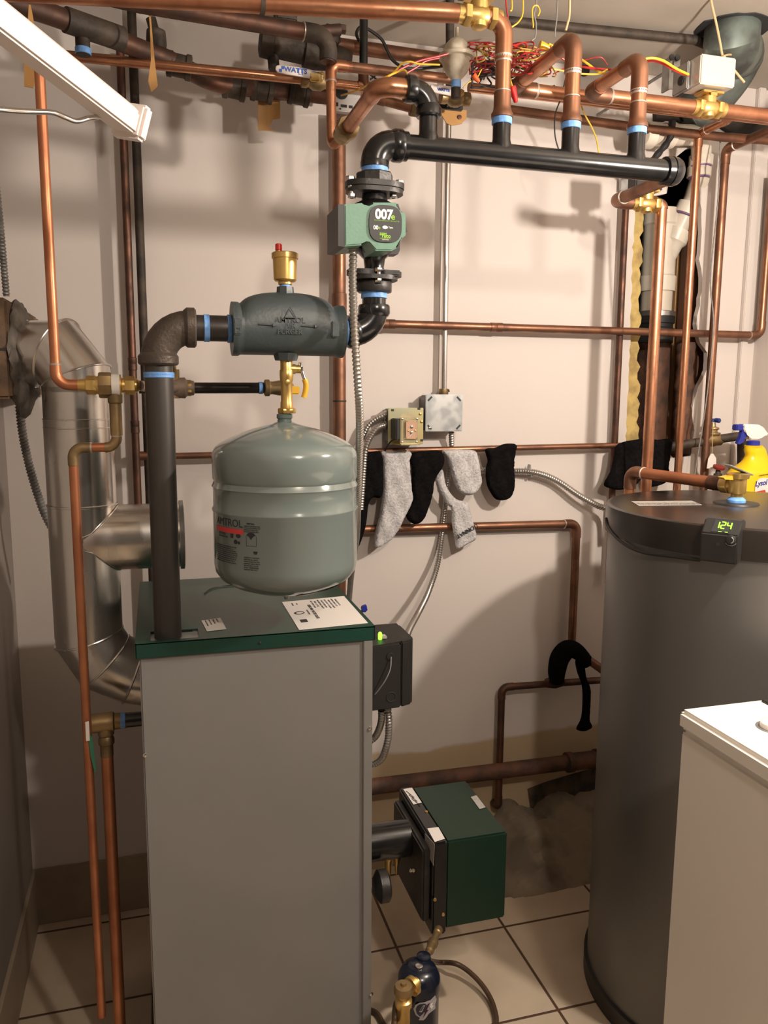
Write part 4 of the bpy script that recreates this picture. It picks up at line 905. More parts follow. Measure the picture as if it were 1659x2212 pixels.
sock('sock', 'black sock hanging beside the grey tank, leftmost on the copper pipe', [(782, 978), (800, 976), (824, 978), (827, 1020), (824, 1072), (806, 1075), (796, 1090), (792, 1125), (785, 1155), (772, 1185), (766, 1170), (768, 1100), (772, 1030)], SY-.022, sock_black, .017, G)
sock('sock', 'plain light grey sock hanging between two black socks', [(823, 977), (850, 974), (878, 972), (889, 980), (885, 995), (886, 1015), (890, 1060), (893, 1078), (880, 1105), (866, 1135), (850, 1160), (830, 1176), (812, 1184), (806, 1178), (810, 1150), (820, 1110), (826, 1060), (826, 1010)], SY-.022, sock_grey, .018, G)
sock('sock', 'black ankle sock with its toe hanging between the two grey socks', [(889, 979), (920, 974), (950, 974), (960, 990), (956, 1010), (940, 1035), (934, 1070), (925, 1100), (912, 1126), (895, 1132), (880, 1122), (878, 1105), (888, 1080), (889, 1050), (889, 1010), (884, 998)], SY-.026, sock_black, .015, G)
s4 = sock('sock', 'grey sports sock folded over the pipe with lettering upside down on its cuff', [(942, 1035), (956, 1015), (964, 1050), (985, 1078), (1010, 1085), (1016, 1105), (1024, 1135), (1029, 1163), (1010, 1175), (988, 1186), (982, 1165), (976, 1130), (975, 1100), (962, 1085), (950, 1060)], SY-.020, sock_grey, .010, G)
bm_cuff = None
sock_top = sock('sock_foot', 'x', [(955, 974), (975, 971), (1000, 971), (1026, 974), (1033, 990), (1038, 1020), (1040, 1042), (1028, 1064), (1010, 1070), (992, 1062), (980, 1040), (972, 1010), (964, 990)], SY-.026, sock_grey, .016, G)
for k in ('label', 'category', 'group'):
    if k in sock_top: del sock_top[k]
sock_top.parent = s4; sock_top.location = sock_top.location-s4.location; sock_top.name = 'foot'
sock_top.data.name = 'foot'
ORG[s4.name] = s4.location.copy()
a_ = P(1028, 1128, SY-.030); b_ = P(990, 1150, SY-.030); xd = (b_-a_).normalized(); yd = V((0, -1, 0)).cross(xd)
yd = xd.cross(V((0, -1, 0))) if xd.cross(V((0, -1, 0))).z < 0 else yd
text('cuff_lettering', 'DONNAY', .0165, P(1030, 1131, SY-.0335), xd, yd, ink, s4, ext=.0012, bold=.0001, sx=.95)
sock('sock', 'short black sock hanging alone right of the grey sports sock', [(1050, 969), (1070, 967), (1085, 960), (1100, 958), (1115, 961), (1112, 980), (1110, 1010), (1111, 1045), (1106, 1070), (1092, 1080), (1072, 1079), (1060, 1065), (1051, 1045), (1049, 1015), (1053, 995), (1049, 980)], SY-.022, sock_black, .017, G)
sock('sock', 'large black sock at the heater, left one hanging to a point over the pipe', [(1342, 956), (1365, 951), (1400, 950), (1405, 990), (1392, 1020), (1370, 1050), (1340, 1058), (1318, 1055), (1304, 1046), (1318, 1020), (1326, 990), (1330, 965)], SY-.035, sock_black, .014, G)
sock('sock', 'large black sock behind the two thick heater pipes', [(1398, 951), (1420, 950), (1448, 948), (1450, 965), (1444, 1000), (1440, 1040), (1400, 1050), (1390, 1010)], SY-.03, sock_black, .014, G)
bm = B(); pth = catmull([P(1203, 1470, 2.07), P(1203, 1448, 2.06), P(1210, 1420, 2.055), P(1228, 1402, 2.05), P(1250, 1410, 2.045), P(1268, 1432, 2.045)], 7)
sk = tag(link('sock', sweep(bm, pth, [.022+.007*math.sin(PI*min(i/len(pth)*1.2, 1)) for i in range(len(pth))], 18), sock_black), 'long black sock draped over the low elbow near the heater with its leg hanging down', 'sock')
s7 = sock('leg', 'x', [(1243, 1425), (1258, 1428), (1264, 1445), (1267, 1465), (1276, 1490), (1275, 1530), (1274, 1555), (1279, 1570), (1265, 1579), (1250, 1578), (1245, 1572), (1255, 1550), (1258, 1510), (1256, 1478), (1246, 1450)], 2.045, sock_black, .009)
for k in ('label', 'category', 'group'):
    if k in s7: del s7[k]
s7.parent = sk; s7.location = s7.location-sk.location
# ================================================================== water heater
hx, hy, hz = 1.279, 1.463, 1.182
t = thing('water_heater', 'tall grey cylindrical water heater with a brown black lid, standing behind the washer', 'water heater', (hx, hy, 0))
bm = B(); lathe(bm, (hx, hy, 0), Z, [(0, .316), (.002, .325), (.045, .325), (.047, .316)], 96); link('base_ring', bm, plastic_black, t)
bm = B(); lathe(bm, (hx, hy, 0), Z, [(.04, .317), (hz-.055, .317)], 128); link('jacket', bm, heater_grey, t)
bm = B(); lathe(bm, (hx, hy, 0), Z, [(hz-.062, .31), (hz-.062, .3235), (hz-.008, .3235), (hz-.003, .3225), (hz-.0005, .319), (hz, .314), (hz, .001)], 128); ld = link('lid', bm, heater_lid, t)
def hp_(px, py, dz=.0006): return PZ(px, py, hz+dz)
bm = B(); prism(bm, [hp_(1363, 1083), hp_(1495, 1082), hp_(1516, 1091), hp_(1380, 1093)], (0, 0, .0006)); wl_ = link('warning_label', bm, paper_dull, ld)
q0_, q1_ = hp_(1380, 1092), hp_(1505, 1091); xd = (q1_-q0_).normalized(); yd = Z.cross(xd)
for i, s in enumerate(('CAUTION: HYDROGEN GAS CAN BE PRODUCED IN A HOT WATER SYSTEM', 'THAT HAS NOT BEEN USED FOR A LONG PERIOD OF TIME', 'SEE OWNERS MANUAL FOR FURTHER INSTRUCTIONS')): text('label_text', s, .0060, q0_+xd*.006+yd*(.006+.011*i)+Z*.0008, xd, yd, ink, wl_, ext=.0001)
# outlet valve on top
vc = PZ(1590, 1088, hz)
t2 = thing('relief_valve', 'brass elbow valve with a flat grey lever on top of the heater', 'valve', vc)
bm = B(); lathe(bm, vc, Z, [(0, .050), (.003, .048), (.004, .02)], 32); link('rubber_washer', bm, plastic_black, t2)
bm = B(); lathe(bm, vc, Z, [(.002, .018), (.004, .0205), (.009, .0205), (.014, .016), (.016, .012)], 24); link('thread_tape', bm, tape, t2)
vh = P(1590, 1040, vc.y).z-hz
bm = B(); lathe(bm, vc, Z, [(.010, .012), (.022, .0125), (.024, .018), (.030, .0195), (vh*1.12, .0195), (vh*1.14, .024), (vh*1.35, .026), (vh*1.37, .020), (vh*1.39, .010)], 24)
bd = vc+Z*(vh*.80); od = P(1362, 1022, 1.84)-bd; od.z = 0; od.normalize()
lathe(bm, bd, od, [(0, .014), (.018, .017), (.019, .020), (.038, .020), (.039, .015)], 20); link('body', bm, brass, t2)
bm = B(); d_ = V((.9, -.2, -.38)).normalized(); c_ = vc+Z*(vh*1.52); sd = V((0, 1, 0)); up_ = d_.cross(sd)
a0 = c_-d_*.030; box(bm, (0, 0, 0), (.060, .024, .003), .0008)
for v in bm.verts: w_ = v.co-V((.03, .012, .0015)); v.co = c_+d_*w_.x+sd*w_.y+up_*(w_.z*-1)
link('test_lever', bm, galv_dull, t2)
bm = B(); prism(bm, [P(1563, 1032, vc.y-.01), P(1580, 1028, vc.y-.01), P(1600, 1035, vc.y-.01), P(1590, 1037, vc.y-.01), P(1567, 1036, vc.y-.01)], (0, .02, 0)); link('valve_tag', bm, yellow_plastic, t2)
# discharge pipe to the left
ze = vc.z+vh*.80
lx = PZ(1362, 1020, P(1362, 1020, 1.83).z).x
e1 = P(1362, 1022, 1.84)
e1.z = ze+.004; pts = [bd+od*.034, e1, V((e1.x, e1.y, 1.0))]
t3 = run('discharge_pipe', 'copper pipe lying across the heater lid from the brass valve to an elbow behind', 'pipe', pts, .0143, copper_red, .022, fm=copper_dull)
bm = B(); d_ = (pts[1]-pts[0]).normalized(); lathe(bm, pts[0]-d_*.004, d_, [(0, .0145), (.001, .0172), (.045, .0172), (.047, .0145)], 20); link('adapter', bm, copper_dark, t3)
tape_ring(pts[0]+d_*.004, d_, .0168, .006, t3)
# control module on the jacket front
ca = P(1549, 1170, 1.13)
ang = math.atan2(ca.y-hy, ca.x-hx); cen = V((hx+.317*math.cos(ang), hy+.317*math.sin(ang), 0))
# pick the angle so that the module is seen at px 1550
best = min((abs((lambda q: ((q@_r2)/(q@_f)*FPX+829.5))(V((hx+.335*math.cos(R(a_)), hy+.335*math.sin(R(a_)), hz-.05-H)))-1549), a_) for a_ in range(190, 300))
ang = R(best[1]); n_ = V((math.cos(ang), math.sin(ang), 0)); s_ = V((-n_.y, n_.x, 0))
if s_.dot(_r2) < 0: s_ = -s_
# turn the module a little towards the room
def hpx(px, py, d_=.0):
    """point on the module's front plane"""
    o_ = V((hx, hy, 0))+n_*(.317+.036+d_); r_ = ray(px, py); k = (o_.x*n_.x+o_.y*n_.y)/(r_.x*n_.x+r_.y*n_.y); q = r_*k; q.z += H; return q
def spx(px, py, d_=0): q = hpx(px, py, d_); return q
A_, B_ = hpx(1512, 1180), hpx(1594, 1180); w0, w1 = A_.dot(s_), B_.dot(s_); zt1, zb1 = hpx(1552, 1154).z, hpx(1552, 1216).z
ztop_ = hpx(1552, 1121, -.025).z
fo_ = n_*((V((hx, hy, 0)).dot(n_))+.353); bo_ = n_*(V((hx, hy, 0)).dot(n_)+.300); to_ = n_*(V((hx, hy, 0)).dot(n_)+.328)
def pr_(w_, base, z_): return s_*w_+base+Z*z_
bm = B()
sec = lambda w_: [pr_(w_, fo_, zb1), pr_(w_, fo_, zt1), pr_(w_, to_, ztop_), pr_(w_, bo_, ztop_), pr_(w_, bo_, zb1)]
s0, s1 = sec(w0), sec(w1); prism(bm, s0, s1[0]-s0[0]); bmesh.ops.bevel(bm, geom=bm.edges[:], offset=.0025, segments=2, affect='EDGES')
t4 = thing('thermostat', 'black heater control box with a green 124 display and a round dial', 'thermostat', (cen.x, cen.y, zb1)); md = link('housing', bm, plastic_black, t4)
# sloped face frame
f0 = pr_((w0+w1)/2, fo_, zt1); f1 = pr_((w0+w1)/2, to_, ztop_); up_ = (f1-f0).normalized(); fl = (f1-f0).length; nn = s_.cross(up_); nn = nn if nn.dot(n_) > 0 else -nn
def fp(u, v, d_=.0005): return f0+s_*(u*(w1-w0)/2)+up_*(v*fl)+nn*d_
bm = B(); prism(bm, [fp(-.50, .12), fp(.42, .12), fp(.42, .92), fp(-.42, .92)], nn*.0006); link('display_window', bm, ink, md, False)
# seven segment digits
segs_ = {'1': 'bc', '2': 'abged', '4': 'fgbc'}
bm = B(); dw, dh = .0072, fl*.42
for i, ch in enumerate('124'):
    ox = -.012+i*.0108; b0_ = fp(0, .58, .0014)-up_*dh/2
    S_ = {'a': ((0, dh), (dw, dh)), 'b': ((dw, dh/2), (dw, dh)), 'c': ((dw, 0), (dw, dh/2)), 'd': ((0, 0), (dw, 0)), 'e': ((0, 0), (0, dh/2)), 'f': ((0, dh/2), (0, dh)), 'g': ((0, dh/2), (dw, dh/2))}
    for k in segs_[ch]:
        (x1_, y1_), (x2_, y2_) = S_[k]; a_ = b0_+s_*(ox+x1_)+up_*y1_; b_ = b0_+s_*(ox+x2_)+up_*y2_; d_ = (b_-a_).normalized(); p_ = d_.cross(nn)*.0010; a_ += d_*.0004; b_ -= d_*.0004
        prism(bm, [a_-p_, b_-p_, b_+p_, a_+p_], nn*.0004)
link('digits', bm, lcd_green, md, False)
bm = B(); a_ = fp(-.1, .14, .0012); prism(bm, [a_, a_+s_*.006, a_+s_*.006+up_*.0008, a_+up_*.0008], nn*.0003); a_ = fp(.25, .14, .0012); prism(bm, [a_, a_+s_*.005, a_+s_*.005+up_*.0008, a_+up_*.0008], nn*.0003); link('indicator_bars', bm, lcd_green, md, False)
dc = hpx(1579, 1166, .001); bm = B(); lathe(bm, dc, n_, [(0, .0092), (.001, .0092), (.0015, .0080), (.005, .0076), (.0055, .005)], 24); dl = link('dial', bm, ink, md)
bm = B(); pts = []
for k in range(15):
    a_ = R(-70+140*k/14); pts.append(dc+n_*.0058+s_*(.0055*math.cos(a_))+Z*(.0055*math.sin(a_)))
tube(pts, .0011, 8, bm); link('dial_painted_highlight', bm, galv_dull, dl)  # pale arc set on the dial as a painted highlight
bm = B(); pts = [dc+n_*.0006+s_*(.0112*math.cos(R(a_)))+Z*(.0112*math.sin(R(a_))) for a_ in range(215, 330, 8)]; tube(pts, .0008, 6, bm); link('dial_scale', bm, galv_dull, md)
bm = B(); lathe(bm, hpx(1550, 1176, .0005), n_, [(0, .0035), (.0006, .0035), (.0007, .001)], 12); link('screw_hole', bm, ink, md)
# cable clinging round the jacket to the control box
bm = B(); pts = []
for px, py in ((1309, 1120), (1312, 1135), (1325, 1155), (1345, 1173), (1370, 1187), (1400, 1196), (1440, 1201), (1480, 1206), (1512, 1210)):
    r_ = ray(px, py); a_ = r_.x**2+r_.y**2; b_ = -2*(r_.x*hx+r_.y*hy); c_ = hx*hx+hy*hy-.325**2; dsc = b_*b_-4*a_*c_
    k = (-b_-math.sqrt(max(dsc, 0)))/(2*a_); q = r_*k; q.z += H; pts.append(q)
tube(catmull(pts, 5), .0032, 10, bm); tag(link('sensor_cable', bm, wire_black), 'dark cable hugging the heater jacket from its left side to the control box', 'cable')
# ================================================================== washing machine
wx, wy, wz = .792, 1.046, .93
wt = thing('washing_machine', 'white top loading washing machine in the lower right corner', 'washing machine', (wx+.34, wy-.34, 0))
bm = B(); box(bm, (wx+.004, wy-.68, .02), (wx+.68, wy-.004, wz-.034), .006); link('cabinet', bm, washer_white, wt)
bm = B(); box(bm, (wx, wy-.685, wz-.033), (wx+.685, wy, wz), .007); tp = link('top_panel', bm, washer_white, wt)
for fx in (.05, .63):
    for fy in (.05, .63): bm = B(); lathe(bm, (wx+fx, wy-fy, 0), Z, [(0, .02), (.02, .02), (.022, .012)], 16); link('foot', bm, plastic_black, wt)
dc = PZ(1672, 1572, wz); bm = B(); lathe(bm, dc, Z, [(0, .026), (.0006, .026), (.0008, .0225), (.0009, .02)], 32); link('recess_ring', bm, galv_dull, tp)
bm = B(); lathe(bm, dc, Z, [(.0008, .0205), (.008, .0195), (.010, .016), (.0105, .004)], 32); link('dial_cap', bm, washer_white, tp)
bm = B(); q = PZ(1660, 1521, wz); box(bm, q-V((.004, .012, 0)), q+V((.03, .012, .004)), .001); link('lid_bumper', bm, plastic_black, tp)
# ================================================================== spray bottle
yb_ = 1.93; sc_ = P(1640, 1000, yb_)
sh = thing('wall_shelf', 'small wooden shelf behind the heater under the yellow bottle', 'shelf', (sc_.x, 2.05, P(1640, 1118, yb_).z))
zsf = P(1640, 1118, yb_).z
bm = B(); box(bm, (sc_.x-.10, yb_-.06, zsf-.02), (sc_.x+.14, D-.001, zsf), .002); link('board', bm, wood_tan, sh)
t = thing('spray_bottle', 'yellow cleaner bottle with a blue and white trigger head behind the heater', 'bottle', (sc_.x, yb_, zsf))
def bp(px, py): return P(px, py, yb_)
left = [(1562, 1118), (1560, 1060), (1566, 1035), (1585, 1015), (1607, 997), (1613, 985), (1610, 972), (1612, 962)]
right = [(1700, 1118), (1700, 1060), (1684, 1030), (1662, 1005), (1655, 985), (1650, 968), (1641, 962)]
def interp(lst, z_):
    zs = [(bp(*p).z, bp(*p).x) for p in lst]
    for (a_, xa_), (b_, xb_2) in zip(zs, zs[1:]):
        if a_ <= z_ <= b_: f = (z_-a_)/(b_-a_+1e-9); return xa_+(xb_2-xa_)*f
    return zs[-1][1] if z_ > zs[-1][0] else zs[0][1]
zA, zB = zsf, bp(1625, 962).z; bm = B(); rg = []; NN = 30
for i in range(NN+1):
    z_ = zA+(zB-zA)*i/NN; xl = interp(left, z_); xr_ = interp(right, z_); cx3 = (xl+xr_)/2; hw = (xr_-xl)/2; dp = min(hw*.62, .045) if hw > .025 else hw*.95
    if i == 0: hw *= .94; dp *= .94
    rg.append([bm.verts.new((cx3+hw*(abs(math.cos(a_))**.8)*(1 if math.cos(a_) > 0 else -1), yb_+dp*(abs(math.sin(a_))**.8)*(1 if math.sin(a_) > 0 else -1), z_)) for a_ in [2*PI*k/32 for k in range(32)]])
for i in range(NN):
    for k in range(32): bm.faces.new((rg[i][k], rg[i][(k+1) % 32], rg[i+1][(k+1) % 32], rg[i+1][k]))
bm.faces.new(rg[0]); bm.faces.new(rg[-1]); bb = link('bottle_body', bm, yellow_bottle, t)
lc = bp(1652, 1040); yl = yb_-.047
bm = B(); lq = [P(1630, 1075, yl), P(1632, 1045, yl), P(1640, 1034, yl), P(1652, 1032, yl), P(1672, 1034, yl), P(1675, 1075, yl)]; prism(bm, lq, (0, .001, 0)); lb = link('label', bm, paper, bb, False)
text('label_text', 'Lysol', .0215, P(1631, 1051, yl-.0008), X+Z*.12, Z-X*.12, blue_plastic, lb, bold=.0004, sx=.9, shear=.3)
bm = B(); prism(bm, [P(1634, 1062, yl-.0006), P(1653, 1058, yl-.0006), P(1655, 1068, yl-.0006), P(1636, 1070, yl-.0006)], (0, .0005, 0)); link('label_band', bm, red_ink, lb, False)
text('label_text', 'DISINFECTANT', .0052, P(1640, 1029, yl-.0008), X+Z*.12, Z-X*.12, ink, lb)
bm = B(); q = bp(1627, 956); lathe(bm, V((q.x, yb_, bp(1627, 963).z)), Z, [(0, .0175), (.001, .0185), (.013, .0185), (.015, .016)], 24); link('collar', bm, blue_plastic, t)
hd_ = [(1606, 916), (1640, 917), (1652, 924), (1659, 936), (1661, 941), (1649, 941), (1643, 945), (1640, 950), (1622, 950), (1616, 938), (1608, 930)]
bm = B(); prism(bm, [P(x, y, yb_-.012) for x, y in hd_], (0, .024, 0)); bmesh.ops.bevel(bm, geom=bm.edges[:], offset=.003, segments=2, affect='EDGES'); link('trigger_head', bm, rack_white, t)
bm = B(); a_, b_ = P(1592, 917, yb_-.011), P(1608, 930, yb_-.011); box(bm, (a_.x, yb_-.011, b_.z), (b_.x, yb_+.011, a_.z), .003); link('nozzle', bm, blue_plastic, t)
bm = B(); prism(bm, [P(x, y, yb_-.006) for x, y in [(1604, 929), (1613, 930), (1618, 940), (1610, 946), (1606, 955), (1598, 960), (1593, 958), (1600, 945)]], (0, .012, 0)); link('trigger', bm, blue_plastic, t)
# ================================================================== flue
FY = 1.72
fx = P(174, 1000, FY).x; RF = .0665
zf = lambda py: P(178, py, FY).z
t = thing('flue_pipe', 'shiny galvanised flue pipe rising beside the boiler and elbowing into the chimney', 'flue pipe', (fx, FY, zf(1480)))
FS = 64
def barrel(z0, z1, r, name): bm = B(); lathe(bm, (fx, FY, z0), Z, [(0, r), (z1-z0, r)], FS); return link(name, bm, galv, t)
barrel(zf(1100), zf(905), RF, 'barrel'); barrel(zf(1372), zf(1088), RF*1.015, 'tee_barrel'); barrel(zf(925), zf(836), RF*.985, 'upper_barrel')
for py, r_, h_ in ((905, RF*1.012, .003), (923, RF*1.012, .003), (1089, RF*1.035, .006)):
    bm = B(); lathe(bm, (fx, FY, zf(py)-h_/2), Z, [(0, RF), (h_*.25, r_), (h_*.75, r_), (h_, RF)], FS); link('seam_bead', bm, galv, t)
screw((fx-.004, FY-RF-.001, zf(1078)), -Yv, .004, t)
def gores(path, r, name, endcut=True):
    """an adjustable elbow: straight gores meeting on mitred seams"""
    out = None
    for k in range(len(path)-1):
        a, b = path[k], path[k+1]; d = (b-a).normalized()
        na = ((a-path[k-1]).normalized()+d).normalized() if k else d
        nb = (d+(path[k+2]-b).normalized()).normalized() if k+2 < len(path) else d
        up_ = Yv-d*Yv.dot(d); up_.normalize(); sd = d.cross(up_); bm = B(); ra, rb_ = [], []
        for q in range(FS):
            o = up_*math.cos(2*PI*q/FS)*r+sd*math.sin(2*PI*q/FS)*r
            ra.append(bm.verts.new(a+o-d*(o.dot(na)/d.dot(na)))); rb_.append(bm.verts.new(b+o-d*(o.dot(nb)/d.dot(nb))))
        for q in range(FS): bm.faces.new((ra[q], ra[(q+1) % FS], rb_[(q+1) % FS], rb_[q]))
        ca, cb = [v.co.copy() for v in ra], [v.co.copy() for v in rb_]
        o = link(name+'_gore', bm, galv, t)
        if k:
            bm = B(); c_ = sum(ca, V())/FS; lp = [c_+(v-c_)*1.012 for v in ca]; sweep(bm, lp+[lp[0]], .0022, 8); link('gore_seam', bm, galv, o)
# upper elbow, turning left and back into the chimney
e1 = P(48, 776, 1.80); cx0, cz0 = fx, zf(836); xcr = P(24, 750, 1.80).x
gores([V((fx, FY, cz0-.01)), V((fx, FY, cz0+.020)), V((fx-.034, FY+.020, cz0+.066)), V((fx-.092, FY+.055, e1.z+.010)), V((xcr-.02, 1.81, e1.z))], RF*.985, 'upper')
# lower elbow, turning right into the boiler
zl0 = zf(1372); zl1 = P(285, 1440, FY).z
gores([V((fx, FY, zl0+.015)), V((fx, FY, zl0-.004)), V((fx+.030, FY, zl1+.018)), V((fx+.085, FY, zl1-.012)), V((bx0+.02, FY, zl1-.022))], RF*1.0, 'lower')
# side arm with the damper ring
zc_ = P(290, 1168, FY-.05).z; xe_ = P(398, 1165, FY).x
# saddle: the arm starts on a slanted ellipse on the barrel
bm = B(); ra, rb_ = [], []; rA = .068
for q in range(FS):
    a_ = 2*PI*q/FS; y_, z_ = math.cos(a_)*rA, math.sin(a_)*rA
    ra.append(bm.verts.new((fx+math.sqrt(max((RF*1.012)**2-y_*y_, 0)) if abs(y_) < RF else fx, FY+y_, zc_+z_))); rb_.append(bm.verts.new((xe_, FY+y_, zc_+z_)))
for q in range(FS): bm.faces.new((ra[q], ra[(q+1) % FS], rb_[(q+1) % FS], rb_[q]))
sad = [v.co.copy() for v in ra]
arm = link('side_arm', bm, galv, t)
bm = B(); lp = [c+V((.002, 0, 0)) for c in sad]; sweep(bm, lp+[lp[0]], .0016, 8); link('saddle_seam', bm, galv, arm)
bm = B(); x_s = P(326, 1165, FY-.06).x; lathe(bm, (x_s, FY, zc_), X, [(0, rA), (.0005, rA*1.02), (.003, rA*1.02), (.0035, rA)], FS); link('seam_bead', bm, galv, arm)
bm = B(); lathe(bm, (xe_-.010, FY, zc_), X, [(0, rA), (.001, rA*1.07), (.009, rA*1.07), (.010, rA*1.0), (.007, rA*.95), (.0065, .01)], 48); link('damper_ring', bm, galv_dull, arm)
mat('dark_zinc', (.10, .105, .11), None, rough=.4, metal=.8)
# chimney brick block and mortar collar
ybf = 1.70; zc0, zc1 = P(10, 862, ybf).z, P(10, 642, ybf).z
t = thing('chimney', 'patch of brown chimney brick with grey mortar around the flue, at the left photo edge', 'chimney', (-.36, 2.0, zc0))
bm = B(); box(bm, (-.60, ybf, zc0), (P(20, 750, ybf).x, D-.001, zc1), .006); link('brick', bm, brick_m, t)
bm = B(); zm_ = P(10, 752, ybf).z; box(bm, (-.60, ybf-.002, zm_-.004), (P(20, 750, ybf).x+.001, ybf+.03, zm_)); link('mortar_joint', bm, ink, t)
bm = B(); random.seed(4); xb_c = P(20, 750, ybf).x; c_ = V((xb_c-.004, 1.81, e1.z))
lathe(bm, c_, X, [(0, .112), (.006, .118), (.014, .112), (.022, .094), (.030, .078), (.036, .067)], 44)
for v in bm.verts: v.co += V((random.uniform(-.004, .004), random.uniform(-.005, .005), random.uniform(-.005, .005)))
link('mortar_collar', bm, mortar, t)
flex('flexible_conduit', 'dull flexible conduit coming down to the chimney mortar at the left edge', [P(-10, 380, 1.95), P(2, 500, 1.95), P(8, 570, 1.96), P(14, 640, 1.97)], .0075, m=galv_dull)
flex('flexible_conduit', 'dull flexible conduit slanting from the chimney down behind the flue pipe', [P(40, 850, 1.95), P(48, 930, 1.95), P(62, 1000, 1.95), P(82, 1070, 1.95), P(104, 1125, 1.95), P(150, 1200, 1.98)], .0095, m=galv_dull)
# ================================================================== left copper
LY = 1.50
q1, q2, q3 = P(88, 150, LY), P(124, 838, LY), P(172, 833, LY); xL = P(104, 500, LY).x
zh = P(200, 832, LY).z
run('feed_pipe', 'bright copper pipe dropping at the far left to the brass backflow fitting', 'pipe', [V((xL, LY, P(88, 100, LY).z)), V((xL, LY, zh)), V((P(185, 833, LY).x, LY, zh))], .0084, copper_red, .022, fm=copper_red)
t = thing('backflow_valve', 'bright brass fitting with hex unions left of the riser pipe', 'valve', (P(240, 833, LY).x, LY, zh-.02))
x_ = lambda px: P(px, 833, LY).x
bm = B(); lathe(bm, (x_(168), LY, zh), X, [(0, .0095), (x_(184)-x_(168), .011), (x_(185)-x_(168), .012), (x_(213)-x_(168), .016), (x_(214)-x_(168), .019), (x_(262)-x_(168), .019), (x_(264)-x_(168), .013), (x_(296)-x_(168), .012), (x_(302)-x_(168), .009)], 24); link('body', bm, brass, t)
for px in (186, 270): bm = B(); hexnut(bm, (x_(px), LY, zh), X, .017, .0165); link('union_nut', bm, brass, t)
bm = B(); hexnut(bm, (x_(213), LY, zh), X, .022, .0225, 8); link('inlet_collar', bm, brass_old, t)
bm = B(); lathe(bm, (x_(236), LY, zh), X, [(0, .0196), (.018, .0196)], 24); link('label', bm, paper, t)
bm = B(); xd_ = P(249, 870, LY).x; lathe(bm, (xd_, LY, zh-.012), -Z, [(0, .010), (.002, .013), (.018, .0125), (.020, .0105), (P(250, 875, LY).z and zh-.012-P(252, 940, LY).z, .0105)], 18); link('drain_port', bm, brass_old, t)
run('feed_pipe', 'rigid ochre pipe between the riser and the brass backflow fitting', 'pipe', [V((x_(298), LY, zh)), P(330, 838, 1.56), P(400, 838, 1.60)], .0095, bpy.data.materials['dusty_fitting'], elbows=[])
zd = P(255, 966, LY).z; xv_ = P(152, 1100, LY).x
xb2 = P(158, 990, LY).x
t = run('discharge_pipe', 'thin copper pipe from the brass fitting, crossing the flue and running down to the floor', 'pipe', [V((xd_, LY, P(252, 938, LY).z)), V((xd_, LY, zd)), V((xb2, LY, zd)), V((xb2, LY, P(211, 2196, LY).z))], .0082, copper_red, .018, fm=brass_old, elbows=[1, 2])
# ------------------------------------------------------------------ uprights at the back left
xD = P(280, 640, 2.08).x
t = run('upright_pipe', 'slim reddish copper pipe standing behind the flue, tee joined to the sock pipe', 'pipe', [V((xD, 2.10, P(255, 100, 2.10).z)), V((xD, 2.10, P(303, 1110, 2.10).z))], .0095, copper_dark, couplings=((0, .66), (0, .80)))
bm = B(); lathe(bm, P(302, 985, 2.108)-X*.0, X, [(0, .012), (.02, .0115), (.021, .0085)], 14); link('tee_branch', bm, copper_dull, t)
xE = P(298, 400, 2.10).x
run('gas_pipe', 'black upright steel pipe from the ceiling behind the riser elbow', 'pipe', [V((xE, 2.11, CZ)), V((xE, 2.11, .4))], .0105, iron_old)
# ------------------------------------------------------------------ lower left return
RY = 1.60
t = thing('return_tee', 'brass return tee with blue tape joined to a black nipple at the boiler side', 'fitting', P(228, 1600, RY))
zr = P(230, 1560, RY).z; xx = lambda px: P(px, 1560, RY).x
bm = B(); lathe(bm, (xx(193), RY, zr), X, [(0, .012), (.002, .019), (.045, .0195), (.048, .016), (xx(262)-xx(193), .016)], 22); xt_ = xx(228); lathe(bm, (xt_, RY, zr), -Z, [(0, .016), (.025, .0155), (.028, .012), (.034, .0155), (.044, .0155), (.046, .0125), (.07, .0125)], 18); link('body', bm, brass_old, t)
bm = B(); tube([V((xx(260), RY, zr)), V((bx0+.01, RY, zr))], .0148, 20, bm); link('nipple', bm, iron_gloss, t)
tape_ring((xx(266), RY, zr), X, .0152, .010, t)
run('return_pipe', 'copper pipe dropping from the brass return tee to the floor', 'pipe', [V((xt_, RY, zr-.065)), V((xt_, RY, .0))], .0118, copper_red)
t = thing('hang_tag', 'small white and green tag hanging on the thin copper pipe by the brass return tee', 'tag', P(196, 1660, 1.47))
bm = B(); prism(bm, [P(x, y, 1.485) for x, y in [(184, 1560), (192, 1558), (194, 1600), (186, 1601)]], (0, .001, 0)); link('white_tag', bm, paper, t, False)
bm = B(); prism(bm, [P(x, y, 1.49) for x, y in [(190, 1592), (197, 1588), (201, 1600), (205, 1640), (209, 1672), (202, 1660), (195, 1630)]], (0, .001, 0)); link('green_tag', bm, mat('green_tag_card', (.03, .16, .09), None, rough=.6), t, False)
